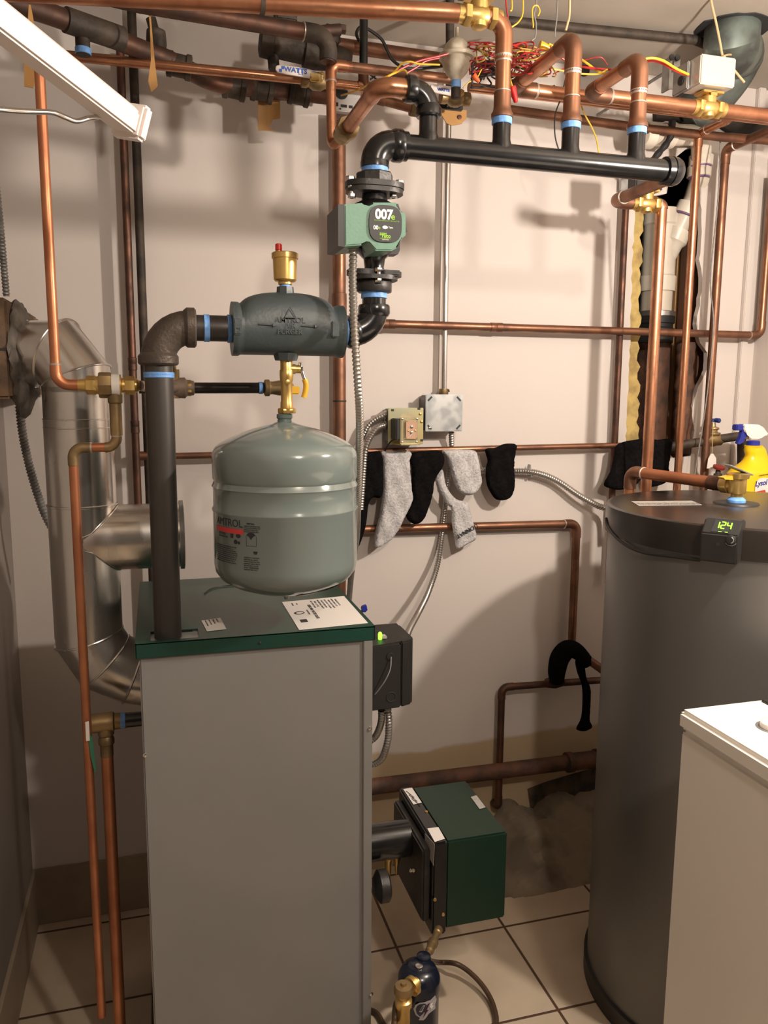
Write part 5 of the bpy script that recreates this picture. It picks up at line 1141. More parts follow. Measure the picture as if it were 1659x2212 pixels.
# ================================================================== aquastat on the boiler side
ay0 = 1.52
xA0, xA1 = bx1+.0005, P(888, 1440, ay0+.03).x
za0, za1 = P(850, 1532, ay0).z, P(840, 1398, ay0).z
t = thing('boiler_control', 'black boiler control box with a green light, fixed to the boiler side', 'control box', ((xA0+xA1)/2, ay0+.06, za0))
bm = B(); xs_ = P(866, 1440, ay0).x
prism(bm, [V((xA0, ay0, za0)), V((xs_, ay0, za0+.002)), V((xs_, ay0, za1+.004)), V((xA0, ay0, za1))], (0, .11, 0)); bmesh.ops.bevel(bm, geom=bm.edges[:], offset=.002, segments=2, affect='EDGES'); bd_ = link('housing', bm, plastic_black, t)
bm = B(); prism(bm, [V((xs_+.001, ay0, za0+.002)), V((xA1-.006, ay0+.006, za0+.004)), V((xA1, ay0+.02, za0+.006)), V((xA1, ay0+.11, za0+.006)), V((xs_+.001, ay0+.11, za0+.002))], (0, 0, za1-za0+.006)); bmesh.ops.bevel(bm, geom=bm.edges[:], offset=.003, segments=2, affect='EDGES'); link('cover', bm, plastic_black, t)
bm = B(); prism(bm, [V((xA0, ay0+.004, za1-.001)), V((xA1-.004, ay0+.012, za1+.006)), V((xA1-.012, ay0+.10, za1+.016)), V((xA0, ay0+.10, za1+.016))], (0, 0, .003)); link('top_panel', bm, plastic_black, t)
q = P(821, 1372, ay0+.03); bm = B(); lathe(bm, q-Z*.010, Z, [(0, .004), (.012, .0045), (.016, .003), (.017, .001)], 12)
link('indicator_light', bm, led_green, t)
bm = B(); box(bm, q+V((.004, -.004, -.008)), q+V((.014, .012, -.002)), .001); link('terminal', bm, paper_dull, t)
c_ = P(844, 1418, ay0-.0005); bm = B(); lathe(bm, c_, -Yv, [(0, .0085), (.002, .0085), (.0025, .0065), (.0018, .004)], 20); link('grommet', bm, rubber, t)
bm = B(); tube(catmull([c_+V((0, -.003, 0)), P(843, 1445, ay0-.012), P(832, 1470, ay0-.014), P(818, 1490, ay0-.008), P(810, 1500, ay0-.004)], 6), .0014, 8, bm); link('sensor_wire', bm, galv_dull, t)
c_ = P(845, 1505, ay0); bm = B()
pts = [c_+V((.010*math.cos(k*PI/12), -.001, .010*math.sin(k*PI/12))) for k in range(25)]; tube(pts, .0007, 6, bm); link('knockout_ring', bm, mat('dark_grey_plastic', (.04, .04, .04), None), t)
flex('flexible_conduit', 'flexible conduit leaving the black control box downwards, right of a second one', [P(838, 1532, 1.56), P(840, 1560, 1.56), P(839, 1590, 1.57), P(834, 1615, 1.58), P(825, 1638, 1.60), P(808, 1650, 1.62), P(795, 1648, 1.63)], .0075)
flex('flexible_conduit', 'flexible conduit leaving the black control box downwards, nearest the boiler', [P(824, 1534, 1.56), P(824, 1555, 1.57), P(819, 1575, 1.59), P(810, 1592, 1.61), P(797, 1602, 1.62)], .0075)
t = thing('blue_valve_lever', 'small blue valve lever showing just past the back of the boiler lid', 'lever', P(788, 1325, 1.70))
bm = B(); prism(bm, [P(x, y, 1.70) for x, y in [(782, 1316), (784, 1311), (792, 1308), (794, 1318), (789, 1323), (784, 1322)]], (0, .012, 0)); link('lever', bm, blue_plastic, t)
bm = B(); tube([P(786, 1318, 1.71), V((bx1-.002, 1.72, P(786, 1345, 1.71).z))], .004, 8, bm); link('stem', bm, brass_old, t)
# ================================================================== burner
ux0, ux1 = PZ(967, 1821, .47).x, PZ(1096, 1797, .47).x; uy0 = PZ(1030, 1808, .47).y; uy1 = PZ(950, 1693, .47).y; uz = .47
zb_ = P(1096, 1985, uy0).z
t = thing('oil_burner', 'dark green oil burner on the right side of the boiler near the floor', 'burner', ((ux0+ux1)/2, (uy0+uy1)/2, zb_))
bm = B(); box(bm, (ux0, uy0, zb_+.004), (ux1, uy1, uz), .004); gb = link('green_housing', bm, burner_green, t)
bm = B(); box(bm, (ux0-.032, uy0-.004, zb_-.006), (ux0+.001, uy1+.004, uz+.002), .004); kb = link('black_plate', bm, iron_gloss, t)
bm = B(); box(bm, (ux0-.05, uy0+.012, zb_+.02), (ux0-.03, uy1-.012, uz-.02), .004); link('rear_flange', bm, iron_mat, t)
at_z = P(860, 1812, (uy0+uy1)/2).z; bm = B(); lathe(bm, (bx1-.01, (uy0+uy1)/2, at_z), X, [(0, .045), (.012, .045), (.013, .05), (.032, .05), (.033, .041), (ux0-.048-bx1+.01, .041)], 32); link('air_tube', bm, iron_gloss, t)
bm = B(); box(bm, (bx1-.002, (uy0+uy1)/2-.07, at_z-.07), (bx1+.012, (uy0+uy1)/2+.07, at_z+.07), .004); link('mounting_flange', bm, iron_mat, t)
def up(px, py, z_): return PZ(px, py, z_)
bm = B(); prism(bm, [up(871, 1705, uz+.003), up(890, 1702, uz+.003), up(911, 1734, uz+.003), up(893, 1738, uz+.003)], (0, 0, .0006)); l_ = link('spec_label', bm, paper, kb, False)
bm = B(); prism(bm, [up(923, 1790, uz+.003), up(947, 1787, uz+.003), up(961, 1812, uz+.003), up(939, 1819, uz+.003)], (0, 0, .0006)); link('spec_label', bm, paper, kb, False)
bm = B(); prism(bm, [up(1017, 1722, uz+.001), up(1029, 1718, uz+.001), up(1049, 1744, uz+.001), up(1036, 1748, uz+.001)], (0, 0, .0006)); link('maker_label', bm, paper_dull, gb, False)
xs0 = ux0-.0328; bm = B(); prism(bm, [PX(918, 1800, xs0), PX(939, 1823, xs0), PX(937, 1870, xs0), PX(918, 1835, xs0)], (-.0006, 0, 0)); link('side_label', bm, paper_dull, kb, False)
for s_i, (px, py) in enumerate(((876, 1709), (882, 1717), (888, 1725))):
    o_ = up(px, py, uz+.0040); text('label_text', 'OIL BURNER MODEL'[:14], .0045, o_, V((.25, -.97, 0)), V((.97, .25, 0)), ink, l_)
screw(up(921, 1754, uz+.002), Z, .004, kb, brass)
screw(P(939, 1943, uy0-.004), -Yv, .004, kb, brass); screw(P(957, 1975, uy0-.004), -Yv, .004, kb, brass)
for px in (887, 893): screw(P(px, 1880, uy0+.02)+V((0, 0, 0)), -Yv, .004, kb)
bm = B(); lathe(bm, P(818, 1915, 1.55), X, [(-.01, .02), (.0, .035), (.018, .035), (.022, .03), (.024, .01)], 20); link('pump_cap', bm, iron_mat, t)
bm = B(); lathe(bm, P(838, 1868, 1.62)-Z*.03, Z, [(0, .006), (.02, .008), (.04, .008), (.05, .014), (.055, .004)], 12); lathe(bm, P(856, 1862, 1.64)-Z*.03, Z, [(0, .003), (.02, .004), (.04, .010), (.05, .01)], 10); link('nozzle_fitting', bm, brass, t)
# fuel line and filter
FYf = 1.33
fcx = P(905, 2120, FYf).x; ftop = P(905, 2085, FYf).z
t = thing('fuel_filter', 'navy blue fuel filter canister with a lightning sports sticker on the floor', 'fuel filter', (fcx, FYf, 0))
rF = .0405
bm = B(); lathe(bm, (fcx, FYf, 0), Z, [(0, .030), (.004, rF*.97), (ftop-.045, rF*.97), (ftop-.044, rF*1.03), (ftop-.030, rF*1.03), (ftop-.020, rF*1.0), (ftop-.006, rF*.82), (ftop, rF*.5), (ftop+.001, .001)], 44); bf = link('canister', bm, filter_blue, t)
bm = B(); lathe(bm, (fcx-.002, FYf-.006, ftop-.002), Z, [(0, .0075), (.006, .0075), (.0065, .004)], 16); link('bleed_screw', bm, steel, t)
bm = B(); q = P(915, 2068, FYf+.02); lathe(bm, q-Z*.03, Z, [(0, .016), (.024, .016), (.034, .014), (.036, .008)], 18); link('outlet_boss', bm, filter_blue, t)
def onF(px, py, rr=rF*1.032):
    d = ray(px, py); a = d.x*d.x+d.y*d.y; b = -2*(d.x*fcx+d.y*FYf); c = fcx*fcx+FYf*FYf-rr*rr; s = (-b-math.sqrt(max(b*b-4*a*c, 0)))/(2*a); q = d*s; q.z += H; return q
def patch(out, m, name, rr, parent=bf):
    cx_, cy_ = sum(p[0] for p in out)/len(out), sum(p[1] for p in out)/len(out); bm = B(); c0 = bm.verts.new(onF(cx_, cy_, rr)); mid = [bm.verts.new(onF((p[0]+cx_)/2, (p[1]+cy_)/2, rr)) for p in out]; vs = [bm.verts.new(onF(*p, rr)) for p in out]; n = len(out)
    for i in range(n): j = (i+1) % n; bm.faces.new((c0, mid[i], mid[j])); bm.faces.new((mid[i], vs[i], vs[j], mid[j]))
    return link(name, bm, m, parent, False)
k_ = rF*1.045
ov_ = [(893, 2180), (897, 2171), (906, 2166), (916, 2165), (930, 2160), (940, 2150), (943, 2158), (940, 2170), (941, 2178), (934, 2184), (926, 2190), (921, 2198), (915, 2204), (904, 2204), (907, 2199), (898, 2193)]
st_ = patch(ov_, mat('sticker_grey', (.36, .34, .36), None, rough=.4), 'sticker', k_)
patch([(898, 2180), (901, 2173), (908, 2169), (918, 2168), (922, 2171), (914, 2190), (907, 2196), (900, 2189)], mat('sticker_navy', (.02, .025, .05), None, rough=.4), 'sticker_field', k_+.0003, st_)
patch([(905, 2186), (914, 2172), (919, 2171), (911, 2187)], paper_dull, 'sticker_letter', k_+.0006, st_); patch([(907, 2184), (914, 2174), (916, 2174), (910, 2184)], ink, 'sticker_letter', k_+.0008, st_)
patch([(924, 2169), (929, 2166), (922, 2182), (926, 2181), (914, 2199), (918, 2187), (915, 2187)], mat('sticker_maroon', (.05, .012, .03), None), 'sticker_bolt', k_+.0009, st_)
patch([(928, 2177), (930, 2168), (935, 2166), (934, 2172), (938, 2172), (930, 2182), (932, 2177)], paper, 'sticker_bolt', k_+.0010, st_)
t = thing('shutoff_valve', 'clear handled brass shutoff valve on the left of the navy fuel filter', 'valve', P(872, 2200, 1.27))
c_ = P(872, 2135, 1.27); bm = B(); lathe(bm, c_-Z*.085, Z, [(0, .010), (.015, .013), (.045, .0125), (.05, .016), (.062, .016), (.066, .010), (.08, .009)], 20); link('body', bm, brass, t)
bm = B(); lathe(bm, c_-Z*.012, Z, [(0, .010), (.004, .0185), (.012, .0190), (.018, .016), (.019, .006), (.024, .005)], 12); link('handle', bm, brass_old, t)
bm = B(); lathe(bm, P(872, 2145, 1.275), V((.9, .45, .1)), [(0, .010), (.018, .010), (.019, .018), (.028, .018), (.03, .010), (.036, .010)], 16); link('flare_nut', bm, brass, t)
t = thing('fuel_line', 'brass fuel fitting rising from the navy filter to the burner corner', 'pipe', P(915, 2075, 1.36))
a_, b_ = P(921, 2070, 1.36), P(949, 2004, 1.45); d_ = (b_-a_); L_ = d_.length
bm = B(); lathe(bm, a_, d_, [(0, .006), (L_*.2, .006), (L_*.22, .009), (L_*.42, .009), (L_*.43, .011), (L_*.52, .011), (L_*.53, .007), (L_*.8, .007), (L_*.82, .009), (L_*.95, .009), (L_, .005)], 14); link('fitting', bm, brass_old, t)
hose = catmull([P(925, 2076, 1.36), PZ(945, 2079, .05), PZ(985, 2082, .04), PZ(1020, 2105, .03), PZ(1050, 2140, .02), PZ(1068, 2180, .012), PZ(1070, 2220, .010), PZ(1040, 2290, .010)], 10)
bm = B(); tube(hose, .0062, 12, bm); tag(link('oil_hose', bm, mat('brown_tubing', (.085, .048, .025), (.06, .035, .02), 30, .4)), 'brown oil tubing curving over the floor tiles right of the navy filter', 'tubing')
hose = catmull([P(868, 2150, 1.29), P(856, 2170, 1.28), P(853, 2200, 1.27), P(850, 2240, 1.24)], 8)
bm = B(); tube(hose, .006, 12, bm); tag(link('oil_hose', bm, bpy.data.materials['brown_tubing']), 'brown oil tubing going down left of the brass shutoff valve', 'tubing')
bm = B(); tube(catmull([PZ(795, 2180, .007), PZ(815, 2190, .007), PZ(830, 2215, .007), PZ(850, 2240, .007)], 6), .006, 12, bm); tag(link('oil_hose', bm, bpy.data.materials['brown_tubing']), 'bit of dark tubing on the floor at the bottom edge by the boiler corner', 'tubing')
# ================================================================== pipes under the ceiling
# 3/4 line with the lettered lever valve
t = run('water_pipe', 'bright copper water pipe high on the left leading to the white lever valve', 'pipe', [P(60, 112, 1.87), P(668, 173, 1.87)], .0102, copper)
t = run('water_pipe', 'short copper pipe between the white lever valve and the tee over the pump', 'pipe', [P(700, 178, 1.87), P(870, 198, 1.87)], .0102, copper, couplings=((0, .5),))
def lever_valve(px, py, label, lev, txt, tx, side=1):
    c = P(px, py, 1.87); t = thing('lever_valve', label, 'valve', c-Z*.02)
    bm = B(); lathe(bm, c-X*.036, X, [(0, .012), (.002, .0155), (.014, .0155), (.018, .013), (.028, .019), (.046, .019), (.056, .013), (.06, .0155), (.072, .0155), (.074, .012)], 20); link('body', bm, brass_old, t)
    bm = B(); hexnut(bm, c+V((.006, -.018, .004)), -Yv, .012, .008); link('stem_nut', bm, brass, t)
    y_ = c.y-.030; pts = [P(x, y, y_) for x, y in lev]; bm = B(); prism(bm, pts, (0, .004, 0)); bmesh.ops.bevel(bm, geom=bm.edges[:], offset=.0012, segments=1, affect='EDGES'); lv = link('lever', bm, rack_white, t)
    if txt:
        o = P(*txt[1], y_-.0006); e = P(*txt[2], y_-.0006); xd = (e-o).normalized(); text('lever_text', txt[0], txt[3], o, xd, V((-xd.z, 0, xd.x)), blue_ink, lv, bold=.0004, sx=1.1)
    return t, lv, y_
t, lv, y_ = lever_valve(684, 176, 'white lever valve with blue lettering on the copper pipe left of the pump', [(596, 142), (602, 140), (640, 144), (664, 151), (690, 158), (700, 163), (697, 172), (680, 170), (662, 167), (620, 160), (600, 156), (595, 150)], ('WATTS', (614, 153), (642, 157), .0135), 0)
bm = B(); 
for dx, dy in ((606, 152), (611, 146)): q = P(dx, dy, y_-.0008); box(bm, q-V((.003, .0002, .003)), q+V((.003, 0, .003)))
link('lever_mark', bm, blue_ink, lv)
q = P(650, 155, y_-.0008); bm = B()
for a_, b_ in (((-.004, -.006), (.004, -.006)), ((-.004, .006), (.004, .006)), ((-.004, -.006), (-.004, .006)), ((.004, -.006), (.004, .006))): tube([q+V((a_[0], 0, a_[1])), q+V((b_[0], 0, b_[1]))], .0005, 6, bm)
link('lever_mark', bm, blue_ink, lv)
bm = B(); box(bm, P(670, 169, 1.84)-V((.0, .002, .006)), P(697, 170, 1.84)+V((0, .004, .010)), .002); link('lever_bracket', bm, brass, t)
t, lv, y_ = lever_valve(982, 212, 'white lever valve behind the manifold elbow under the dusty dome', [(930, 183), (938, 182), (985, 187), (995, 192), (997, 200), (992, 206), (975, 207), (942, 200), (932, 196)], ('WATTS', (945, 195), (975, 199), .008), 0)
t = run('water_pipe', 'brown copper pipe just below the bright one, with a brass union behind the manifold elbow', 'pipe', [P(780, 204, 2.02), P(900, 236, 1.99)], .0115, copper_dull, couplings=((0, .3),))
bm = B(); c = P(886, 233, 1.995); hexnut(bm, c, X, .028, .020, 8); hexnut(bm, c+X*.03, X, .016, .018, 8); link('union', bm, brass_old, t)
t = run('water_pipe', 'brown copper pipe running right, directly beneath the bright cold pipe', 'pipe', [P(1090, 236, 2.0), P(1400, 279, 2.0), P(1560, 296, 1.99), P(1700, 306, 1.97)], .0118, copper_dull, elbows=[])
# old dark pipes top left
o1, o2, o3, o4 = P(40, 8, 1.72), P(330, 108, 1.86), P(440, 165, 1.98), P(600, 196, 2.06)
t = thing('old_drain_pipe', 'dark old copper drain pipe slanting across the top left corner', 'pipe', o2)
bm = B(); sweep(bm, catmull([o1-(o2-o1)*.3, o1, P(150, 46, 1.77), P(318, 112, 1.87)], 8), .0195, 24); link('pipe', bm, copper_dark, t)
bm = B(); lathe(bm, P(140, 42, 1.765), (o2-o1), [(0, .0198), (.001, .0235), (.12, .0235), (.122, .0198)], 24); link('coupling', bm, iron_old, t)
bm = B(); q = P(178, 78, 1.79); tube([q+Z*.01, q-Z*.035], .014, 16, bm); link('side_stub', bm, iron_old, t); tape_ring(q-Z*.028, Z, .0145, .012, t)
t = thing('old_drain_pipe', 'lower dark iron pipe with fittings crossing left of the tan card under the ceiling', 'pipe', P(560, 200, 2.05))
bm = B(); sweep(bm, catmull([P(318, 112, 1.90), P(360, 128, 1.92), P(420, 158, 1.95), P(470, 180, 1.98), P(560, 192, 2.03), P(720, 208, 2.08)], 8), .0200, 24); link('pipe', bm, copper_dark, t)
for px, py, y_ in ((380, 138, 1.93), (500, 186, 2.0), (560, 192, 2.03), (640, 200, 2.05)):
    c = P(px, py, y_); bm = B(); lathe(bm, c-X*.02, X-Z*.12, [(0, .02), (.002, .0265), (.012, .0265), (.014, .0235), (.04, .0235), (.042, .0265), (.052, .0265), (.054, .02)], 20); link('fitting', bm, iron_old, t)
t = thing('old_iron_tee', 'dark iron fitting and clamp hanging behind the thin black upright at top left', 'fitting', P(340, 110, 1.93))
bm = B(); c = P(338, 95, 1.93); tube([P(326, 40, 1.93), P(334, 70, 1.93), c], .011, 14, bm); lathe(bm, c+Z*.03, -Z, [(0, .012), (.004, .020), (.03, .022), (.05, .018), (.055, .012)], 16); link('body', bm, iron_old, t)
t = run('heating_pipe', 'dark copper pipe just under the ceiling ending in an elbow above the white lever valve', 'pipe', [P(180, -20, 1.72), P(300, 8, 1.74), P(560, 52, 1.76), P(712, 78, 1.78), P(708, 135, 1.78)], .0165, copper_dark, .03, elbows=[3], fm=iron_old)
t = thing('old_heating_assembly', 'grimy dark iron tee with a wide plug and downpipe, left of the brown elbow', 'fitting', P(640, 100, 1.9))
c = P(560, 88, 1.92); bm = B(); lathe(bm, c, X-Z*.10, [(0, .02), (.004, .032), (.03, .034), (.032, .028), (.10, .028), (.102, .033), (.13, .034), (.155, .030), (.19, .026), (.21, .02)], 26); link('body', bm, iron_old, t)
bm = B(); tube([P(588, 100, 1.92), P(592, 150, 1.92)], .013, 14, bm); link('downpipe', bm, iron_old, t)
bm = B(); box(bm, P(596, 40, 1.86), P(636, 18, 1.90), .004); lathe(bm, P(700, 92, 1.90), V((.5, -.6, .4)), [(0, .024), (.03, .024), (.04, .012)], 14); link('cap', bm, iron_old, t)
bm = B(); tube([P(690, 68, 1.84), P(735, 64, 1.84)], .012, 12, bm); hexnut(bm, P(733, 62, 1.84), X, .014, .010); link('plug', bm, copper_dark, t)
t = run('heating_pipe', 'greyish copper pipe running right under the ceiling behind the black upright', 'pipe', [P(700, 92, 1.92), P(735, 98, 1.92), P(975, 132, 1.95)], .0155, copper_dull, elbows=[])
t = run('heating_pipe', 'copper pipe beneath the greyish one, from the small riser to behind the white dome', 'pipe', [V((P(752, 121, 1.80).x, 1.80, 2.125)), V((P(980, 150, 1.80).x, 1.80, 2.125))], .0108, copper_dull)
t = run('gas_pipe', 'black pipe dropping from the ceiling to a copper stub above the pump', 'pipe', [P(786, 20, 1.87), P(785, 165, 1.87)], .0095, iron_gloss)
a = P(786, 20, 1.87); 
bm = B(); lathe(bm, P(785, 170, 1.87)-Z*.024, Z, [(0, .011), (.001, .012), (.045, .012), (.046, .010)], 18); link('copper_stub', bm, copper_dull, t)
t = run('gas_pipe', 'dark grey steel pipe hugging the ceiling towards the galvanised duct', 'pipe', [PZ(1060, 42, CZ-.014), PZ(1300, 66, CZ-.014), PZ(1500, 86, CZ-.014), PZ(1535, 100, CZ-.022), PZ(1600, 104, CZ-.03)], .0112, iron_old, elbows=[])
run('gas_pipe', 'black vertical pipe behind the white dome, from the ceiling down to the lever valve', 'pipe', [P(972, -20, 1.9), P(972, 190, 1.9)], .010, iron_old)
# brown cards hanging
for name_, lab, pts, y_ in (('card_tag', 'tan card hanging under the dark pipes beside the wall riser', [(557, 195), (605, 195), (605, 256), (590, 258), (578, 280), (558, 282)], 2.06),
                            ('card_tag', 'small tan card hanging behind the white slanted bar near the left edge', [(52, 132), (66, 133), (96, 158), (78, 165), (72, 190), (52, 186)], 1.55),
                            ('card_tag', 'thin tan strip hanging in front of the dark pipes', [(319, 0), (323, 0), (328, 60), (334, 130), (341, 186), (327, 199), (320, 175), (326, 130), (324, 60)], 1.75),
                            ('card_tag', 'folded tan strip hanging from a string at the top left behind the white bar', [(62, 10), (66, 10), (72, 40), (72, 62), (60, 50)], 1.6)):
    bm = B(); prism(bm, [P(x, y, y_) for x, y in pts], (0, .002, 0)); tag(link(name_, bm, card, None, False), lab, 'card')
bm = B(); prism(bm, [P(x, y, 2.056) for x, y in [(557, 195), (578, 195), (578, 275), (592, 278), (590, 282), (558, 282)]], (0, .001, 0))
tag(link('card_tag', bm, mat('painted_shade_card', (.36, .19, .07), None, rough=.7), None, False), 'folded layer of the tan card beside the wall riser, its shade painted in', 'card')  # shade on the card put into a darker copy of its colour
bm = B(); prism(bm, [P(x, y, 1.96) for x, y in [(944, 232), (1008, 238), (1008, 256), (1001, 263), (998, 267), (985, 270), (975, 271), (965, 266)]], (0, .003, 0)); tg = link('price_tag', bm, card, None, False); tag(tg, 'orange tan card tag hanging behind the manifold elbow under the dome', 'card')
bm = B(); lathe(bm, P(993, 253, 1.958), -Yv, [(0, .0055), (.001, .0055), (.0012, .004)], 12); link('eyelet', bm, copper_dark, tg)
t = thing('thermometer', 'small black gauge with a white dial on the pipe behind the manifold elbow', 'gauge', P(975, 226, 1.9))
bm = B(); q0_, q1_ = P(950, 233, 1.9), P(1001, 218, 1.9); box(bm, q0_, q1_+V((0, .012, 0)), .002); link('case', bm, plastic_black, t)
bm = B(); q0_, q1_ = P(964, 231, 1.899), P(992, 222, 1.899); box(bm, q0_-V((0, .001, 0)), q1_, .0005); link('window', bm, MATS['dark_zinc'], t)
text('dial_text', '50 100 150', .006, P(965, 231, 1.8975), X, Z, paper, t, sx=.8)
# white domed vessel
c = P(986, 130, 1.66); t = thing('domed_air_vessel', 'dusty white round vessel with a flange ring above the manifold', 'vessel', c-Z*.05)
rv = .0355
pr = [(-.068, .009), (-.050, .010), (-.046, .012), (-.040, .018), (-.030, .0265), (-.015, .0335), (-.002, rv), (.002, rv), (.003, .0435), (.0095, .0445), (.012, .043), (.013, .034), (.024, .032), (.038, .026), (.048, .016), (.052, .008), (.054, .0045), (.076, .004), (.078, .002)]
pr = [(a_*.82, b_*.84) for a_, b_ in pr]; bm = B(); lathe(bm, c, Z, pr, 40); link('body', bm, cream, t)
tape_ring(c-Z*.047, Z, .0100, .014, t)
bm = B(); lathe(bm, c-Z*.054, -Z, [(0, .010), (.020, .010), (.021, .008)], 14); link('nipple', bm, iron_old, t)
# electrical box top
q0_, q1_ = P(717, 238, 1.93), P(779, 196, 1.93)
t = thing('switch_box', 'pale steel switch box with yellow wires behind the copper elbow left of the pump', 'electrical box', (q0_+q1_)/2)
bm = B(); box(bm, q0_, q1_+V((0, .05, 0)), .002); link('case', bm, galv_dull if False else mat('pale_zinc', (.60, .59, .57), None, rough=.35, metal=.3), t)
bm = B(); cc = P(738, 200, 1.929); lathe(bm, cc, -Yv, [(0, .015), (.0008, .015), (.001, .006)], 22); link('knockout_hole', bm, ink, t)
for px, py, w_, h_ in ((727, 225, .004, .004), (743, 229, .007, .003), (758, 231, .004, .003), (735, 235, .002, .0015)):
    q = P(px, py, 1.929); bm = B(); box(bm, q-V((w_, .0006, h_)), q+V((w_, 0, h_))); link('slot', bm, ink, t)
bm = B(); box(bm, P(720, 262, 1.95), P(757, 240, 1.95)+V((0, .05, 0)), .003); link('lower_bracket', bm, copper_dark, t)
# galvanised duct and hole, rope
dc_ = P(1590, 85, 2.02)
t = thing('galvanised_duct', 'worn galvanised duct coming out of a hole in the ceiling at the top right', 'duct', P(1530, 200, 2.08))
hc_ = PZ(1583, 62, CZ)
bm = B(); sweep(bm, catmull([hc_+Z*.02, hc_-Z*.04, P(1597, 118, 2.02), P(1572, 165, 2.05), P(1530, 215, 2.09), P(1480, 262, 2.12)], 4), [.066]*9+[.064]*12, 30); link('duct_body', bm, mat('worn_duct', (.22, .27, .25), (.09, .095, .09), 11, .4, .7, rough2=.6), t)
bm = B(); n = 30; random.seed(8); prism(bm, [hc_+V(((.094+random.uniform(-.006, .006))*math.cos(2*PI*k/n), (.085+random.uniform(-.006, .006))*math.sin(2*PI*k/n), -.003)) for k in range(n)], (0, 0, .0025)); link('ceiling_hole', bm, ink, t, False)
bm = B(); box(bm, P(1530, 86, 1.99), P(1592, 84, 1.99)+V((0, .03, .006)), .001); link('strap', bm, galv_dull, t)
t = thing('string', 'beige string hanging from the ceiling and knotted round the galvanised duct', 'string', P(1560, 120, 1.9))
bm = B(); tube(catmull([P(1530, -60, 1.72), P(1536, 0, 1.72), P(1547, 50, 1.73), P(1555, 90, 1.735), P(1561, 122, 1.74), P(1568, 130, 1.74), P(1583, 148, 1.74), P(1597, 165, 1.74), P(1608, 178, 1.74)], 6), .0028, 8, bm); tube(catmull([P(1560, 122, 1.74), P(1575, 118, 1.78), P(1590, 120, 1.84), P(1612, 118, 1.96)], 5), .0024, 8, bm); lathe(bm, P(1562, 124, 1.738)-X*.005, X, [(0, .002), (.003, .006), (.008, .006), (.011, .002)], 10); link('string', bm, rope_m, t)
# motor clutter behind the white topped valve: bracket
t = thing('steel_bracket', 'perforated steel bracket behind the white-topped brass valve', 'bracket', P(1455, 190, 1.8))
bm = B(); q0_, q1_ = P(1444, 192, 1.80), P(1452, 122, 1.80); box(bm, q0_, q1_+V((.0, .03, 0))); box(bm, P(1455, 152, 1.80), P(1470, 124, 1.80)+V((0, .004, 0))); box(bm, P(1444, 192, 1.80), P(1480, 160, 1.80)+V((0, .003, 0)), .001); tube([P(1448, 150, 1.812), V((P(1448, 150, 1.812).x, D-.001, P(1448, 150, 1.812).z))], .004, 8, bm); link('plate', bm, galv_dull, t)
for px, py in ((1450, 124), (1463, 125), (1474, 176)):
    bm = B(); lathe(bm, P(px, py, 1.797), -Yv, [(0, .007), (.003, .007), (.0035, .003)], 12); link('hole_rim', bm, ink, t)
# black slanting cable behind manifold end
flex('black_hose', 'black hose slanting down from the pipes to behind the manifold end cap', [P(1452, 262, 2.0), P(1450, 290, 2.0), P(1440, 310, 2.0), P(1425, 328, 2.0), P(1405, 352, 2.0), P(1392, 372, 2.0)], .0095, m=rubber, cat='hose', pitch=.03)
# black pipe piece & white box glimpsed under the manifold
t = thing('wall_clip', 'pale wall clip glimpsed below the right half of the manifold', 'clip', P(1355, 410, 2.13))
bm = B(); box(bm, P(1341, 412, 2.125), P(1369, 388, 2.125)+V((0, .012, 0)), .001); link('plate', bm, galv_dull, t)
t = thing('dark_panels', 'dark flat panels over the brown pipes at the far right under the copper run', 'recess', P(1600, 270, 2.1))  # flat dark panels standing just off the wall
bm = B(); prism(bm, [P(x, y, 2.13) for x, y in [(1545, 262), (1570, 236), (1640, 232), (1760, 240), (1760, 295), (1640, 288), (1580, 285)]], (0, .018, 0)); link('panel', bm, dark_hole_panel, t, False)
bm = B(); prism(bm, [P(x, y, 2.13) for x, y in [(1418, 228), (1480, 236), (1505, 240), (1478, 262), (1418, 258)]], (0, .018, 0)); link('panel', bm, dark_hole_panel, t, False)
# ================================================================== wires
def wire(label, pts, y, m, r=.0016, group='thin wires among the ceiling pipes'):
    pp = [P(p[0], p[1], p[2] if len(p) > 2 else y) for p in pts]; bm = B(); tube(catmull(pp, 7), r, 8, bm); return tag(link('wire', bm, m), label, 'wire', group)
wire('yellow wire pair curving right to the white-topped valve', [(1185, 95), (1250, 125, 1.75), (1300, 158, 1.8), (1330, 155, 1.7), (1365, 140, 1.62), (1400, 126, 1.60), (1430, 130, 1.6), (1460, 148, 1.62), (1487, 161, 1.64)], 1.72, wire_yellow, .0026, None)
wire('red wire pair curving right to the white-topped valve', [(1190, 108), (1240, 140, 1.75), (1310, 150, 1.78), (1360, 150, 1.68), (1400, 132, 1.63), (1428, 136, 1.62), (1462, 154, 1.63), (1487, 163, 1.65)], 1.74, wire_red, .0026, None)
wire('yellow wire passing level behind the third manifold pipe', [(1165, 149), (1200, 150), (1240, 158), (1290, 160), (1312, 150)], 1.76, wire_yellow, .002, None)
wire('red wire arching above the copper between the two right risers', [(1195, 160), (1235, 140), (1270, 128), (1298, 124), (1312, 140)], 1.78, wire_red, .0015, None)
wire('yellow wire hanging down between the second and third stubs in front of the wall', [(1238, 190), (1252, 218), (1262, 245), (1278, 275), (1288, 300), (1294, 332)], 1.9, wire_yellow, .002, None)
wire('dark wire hanging down beside the third stub', [(1225, 155), (1212, 210), (1200, 245), (1198, 280), (1202, 308), (1212, 335)], 1.85, wire_black, .0017, None)
wire('thick black wire looping from the black upright to the tangle', [(776, 90), (770, 72), (780, 58), (800, 66), (825, 86), (838, 112), (850, 132), (880, 148), (930, 146), (960, 142)], 1.9, wire_black, .0036, None)
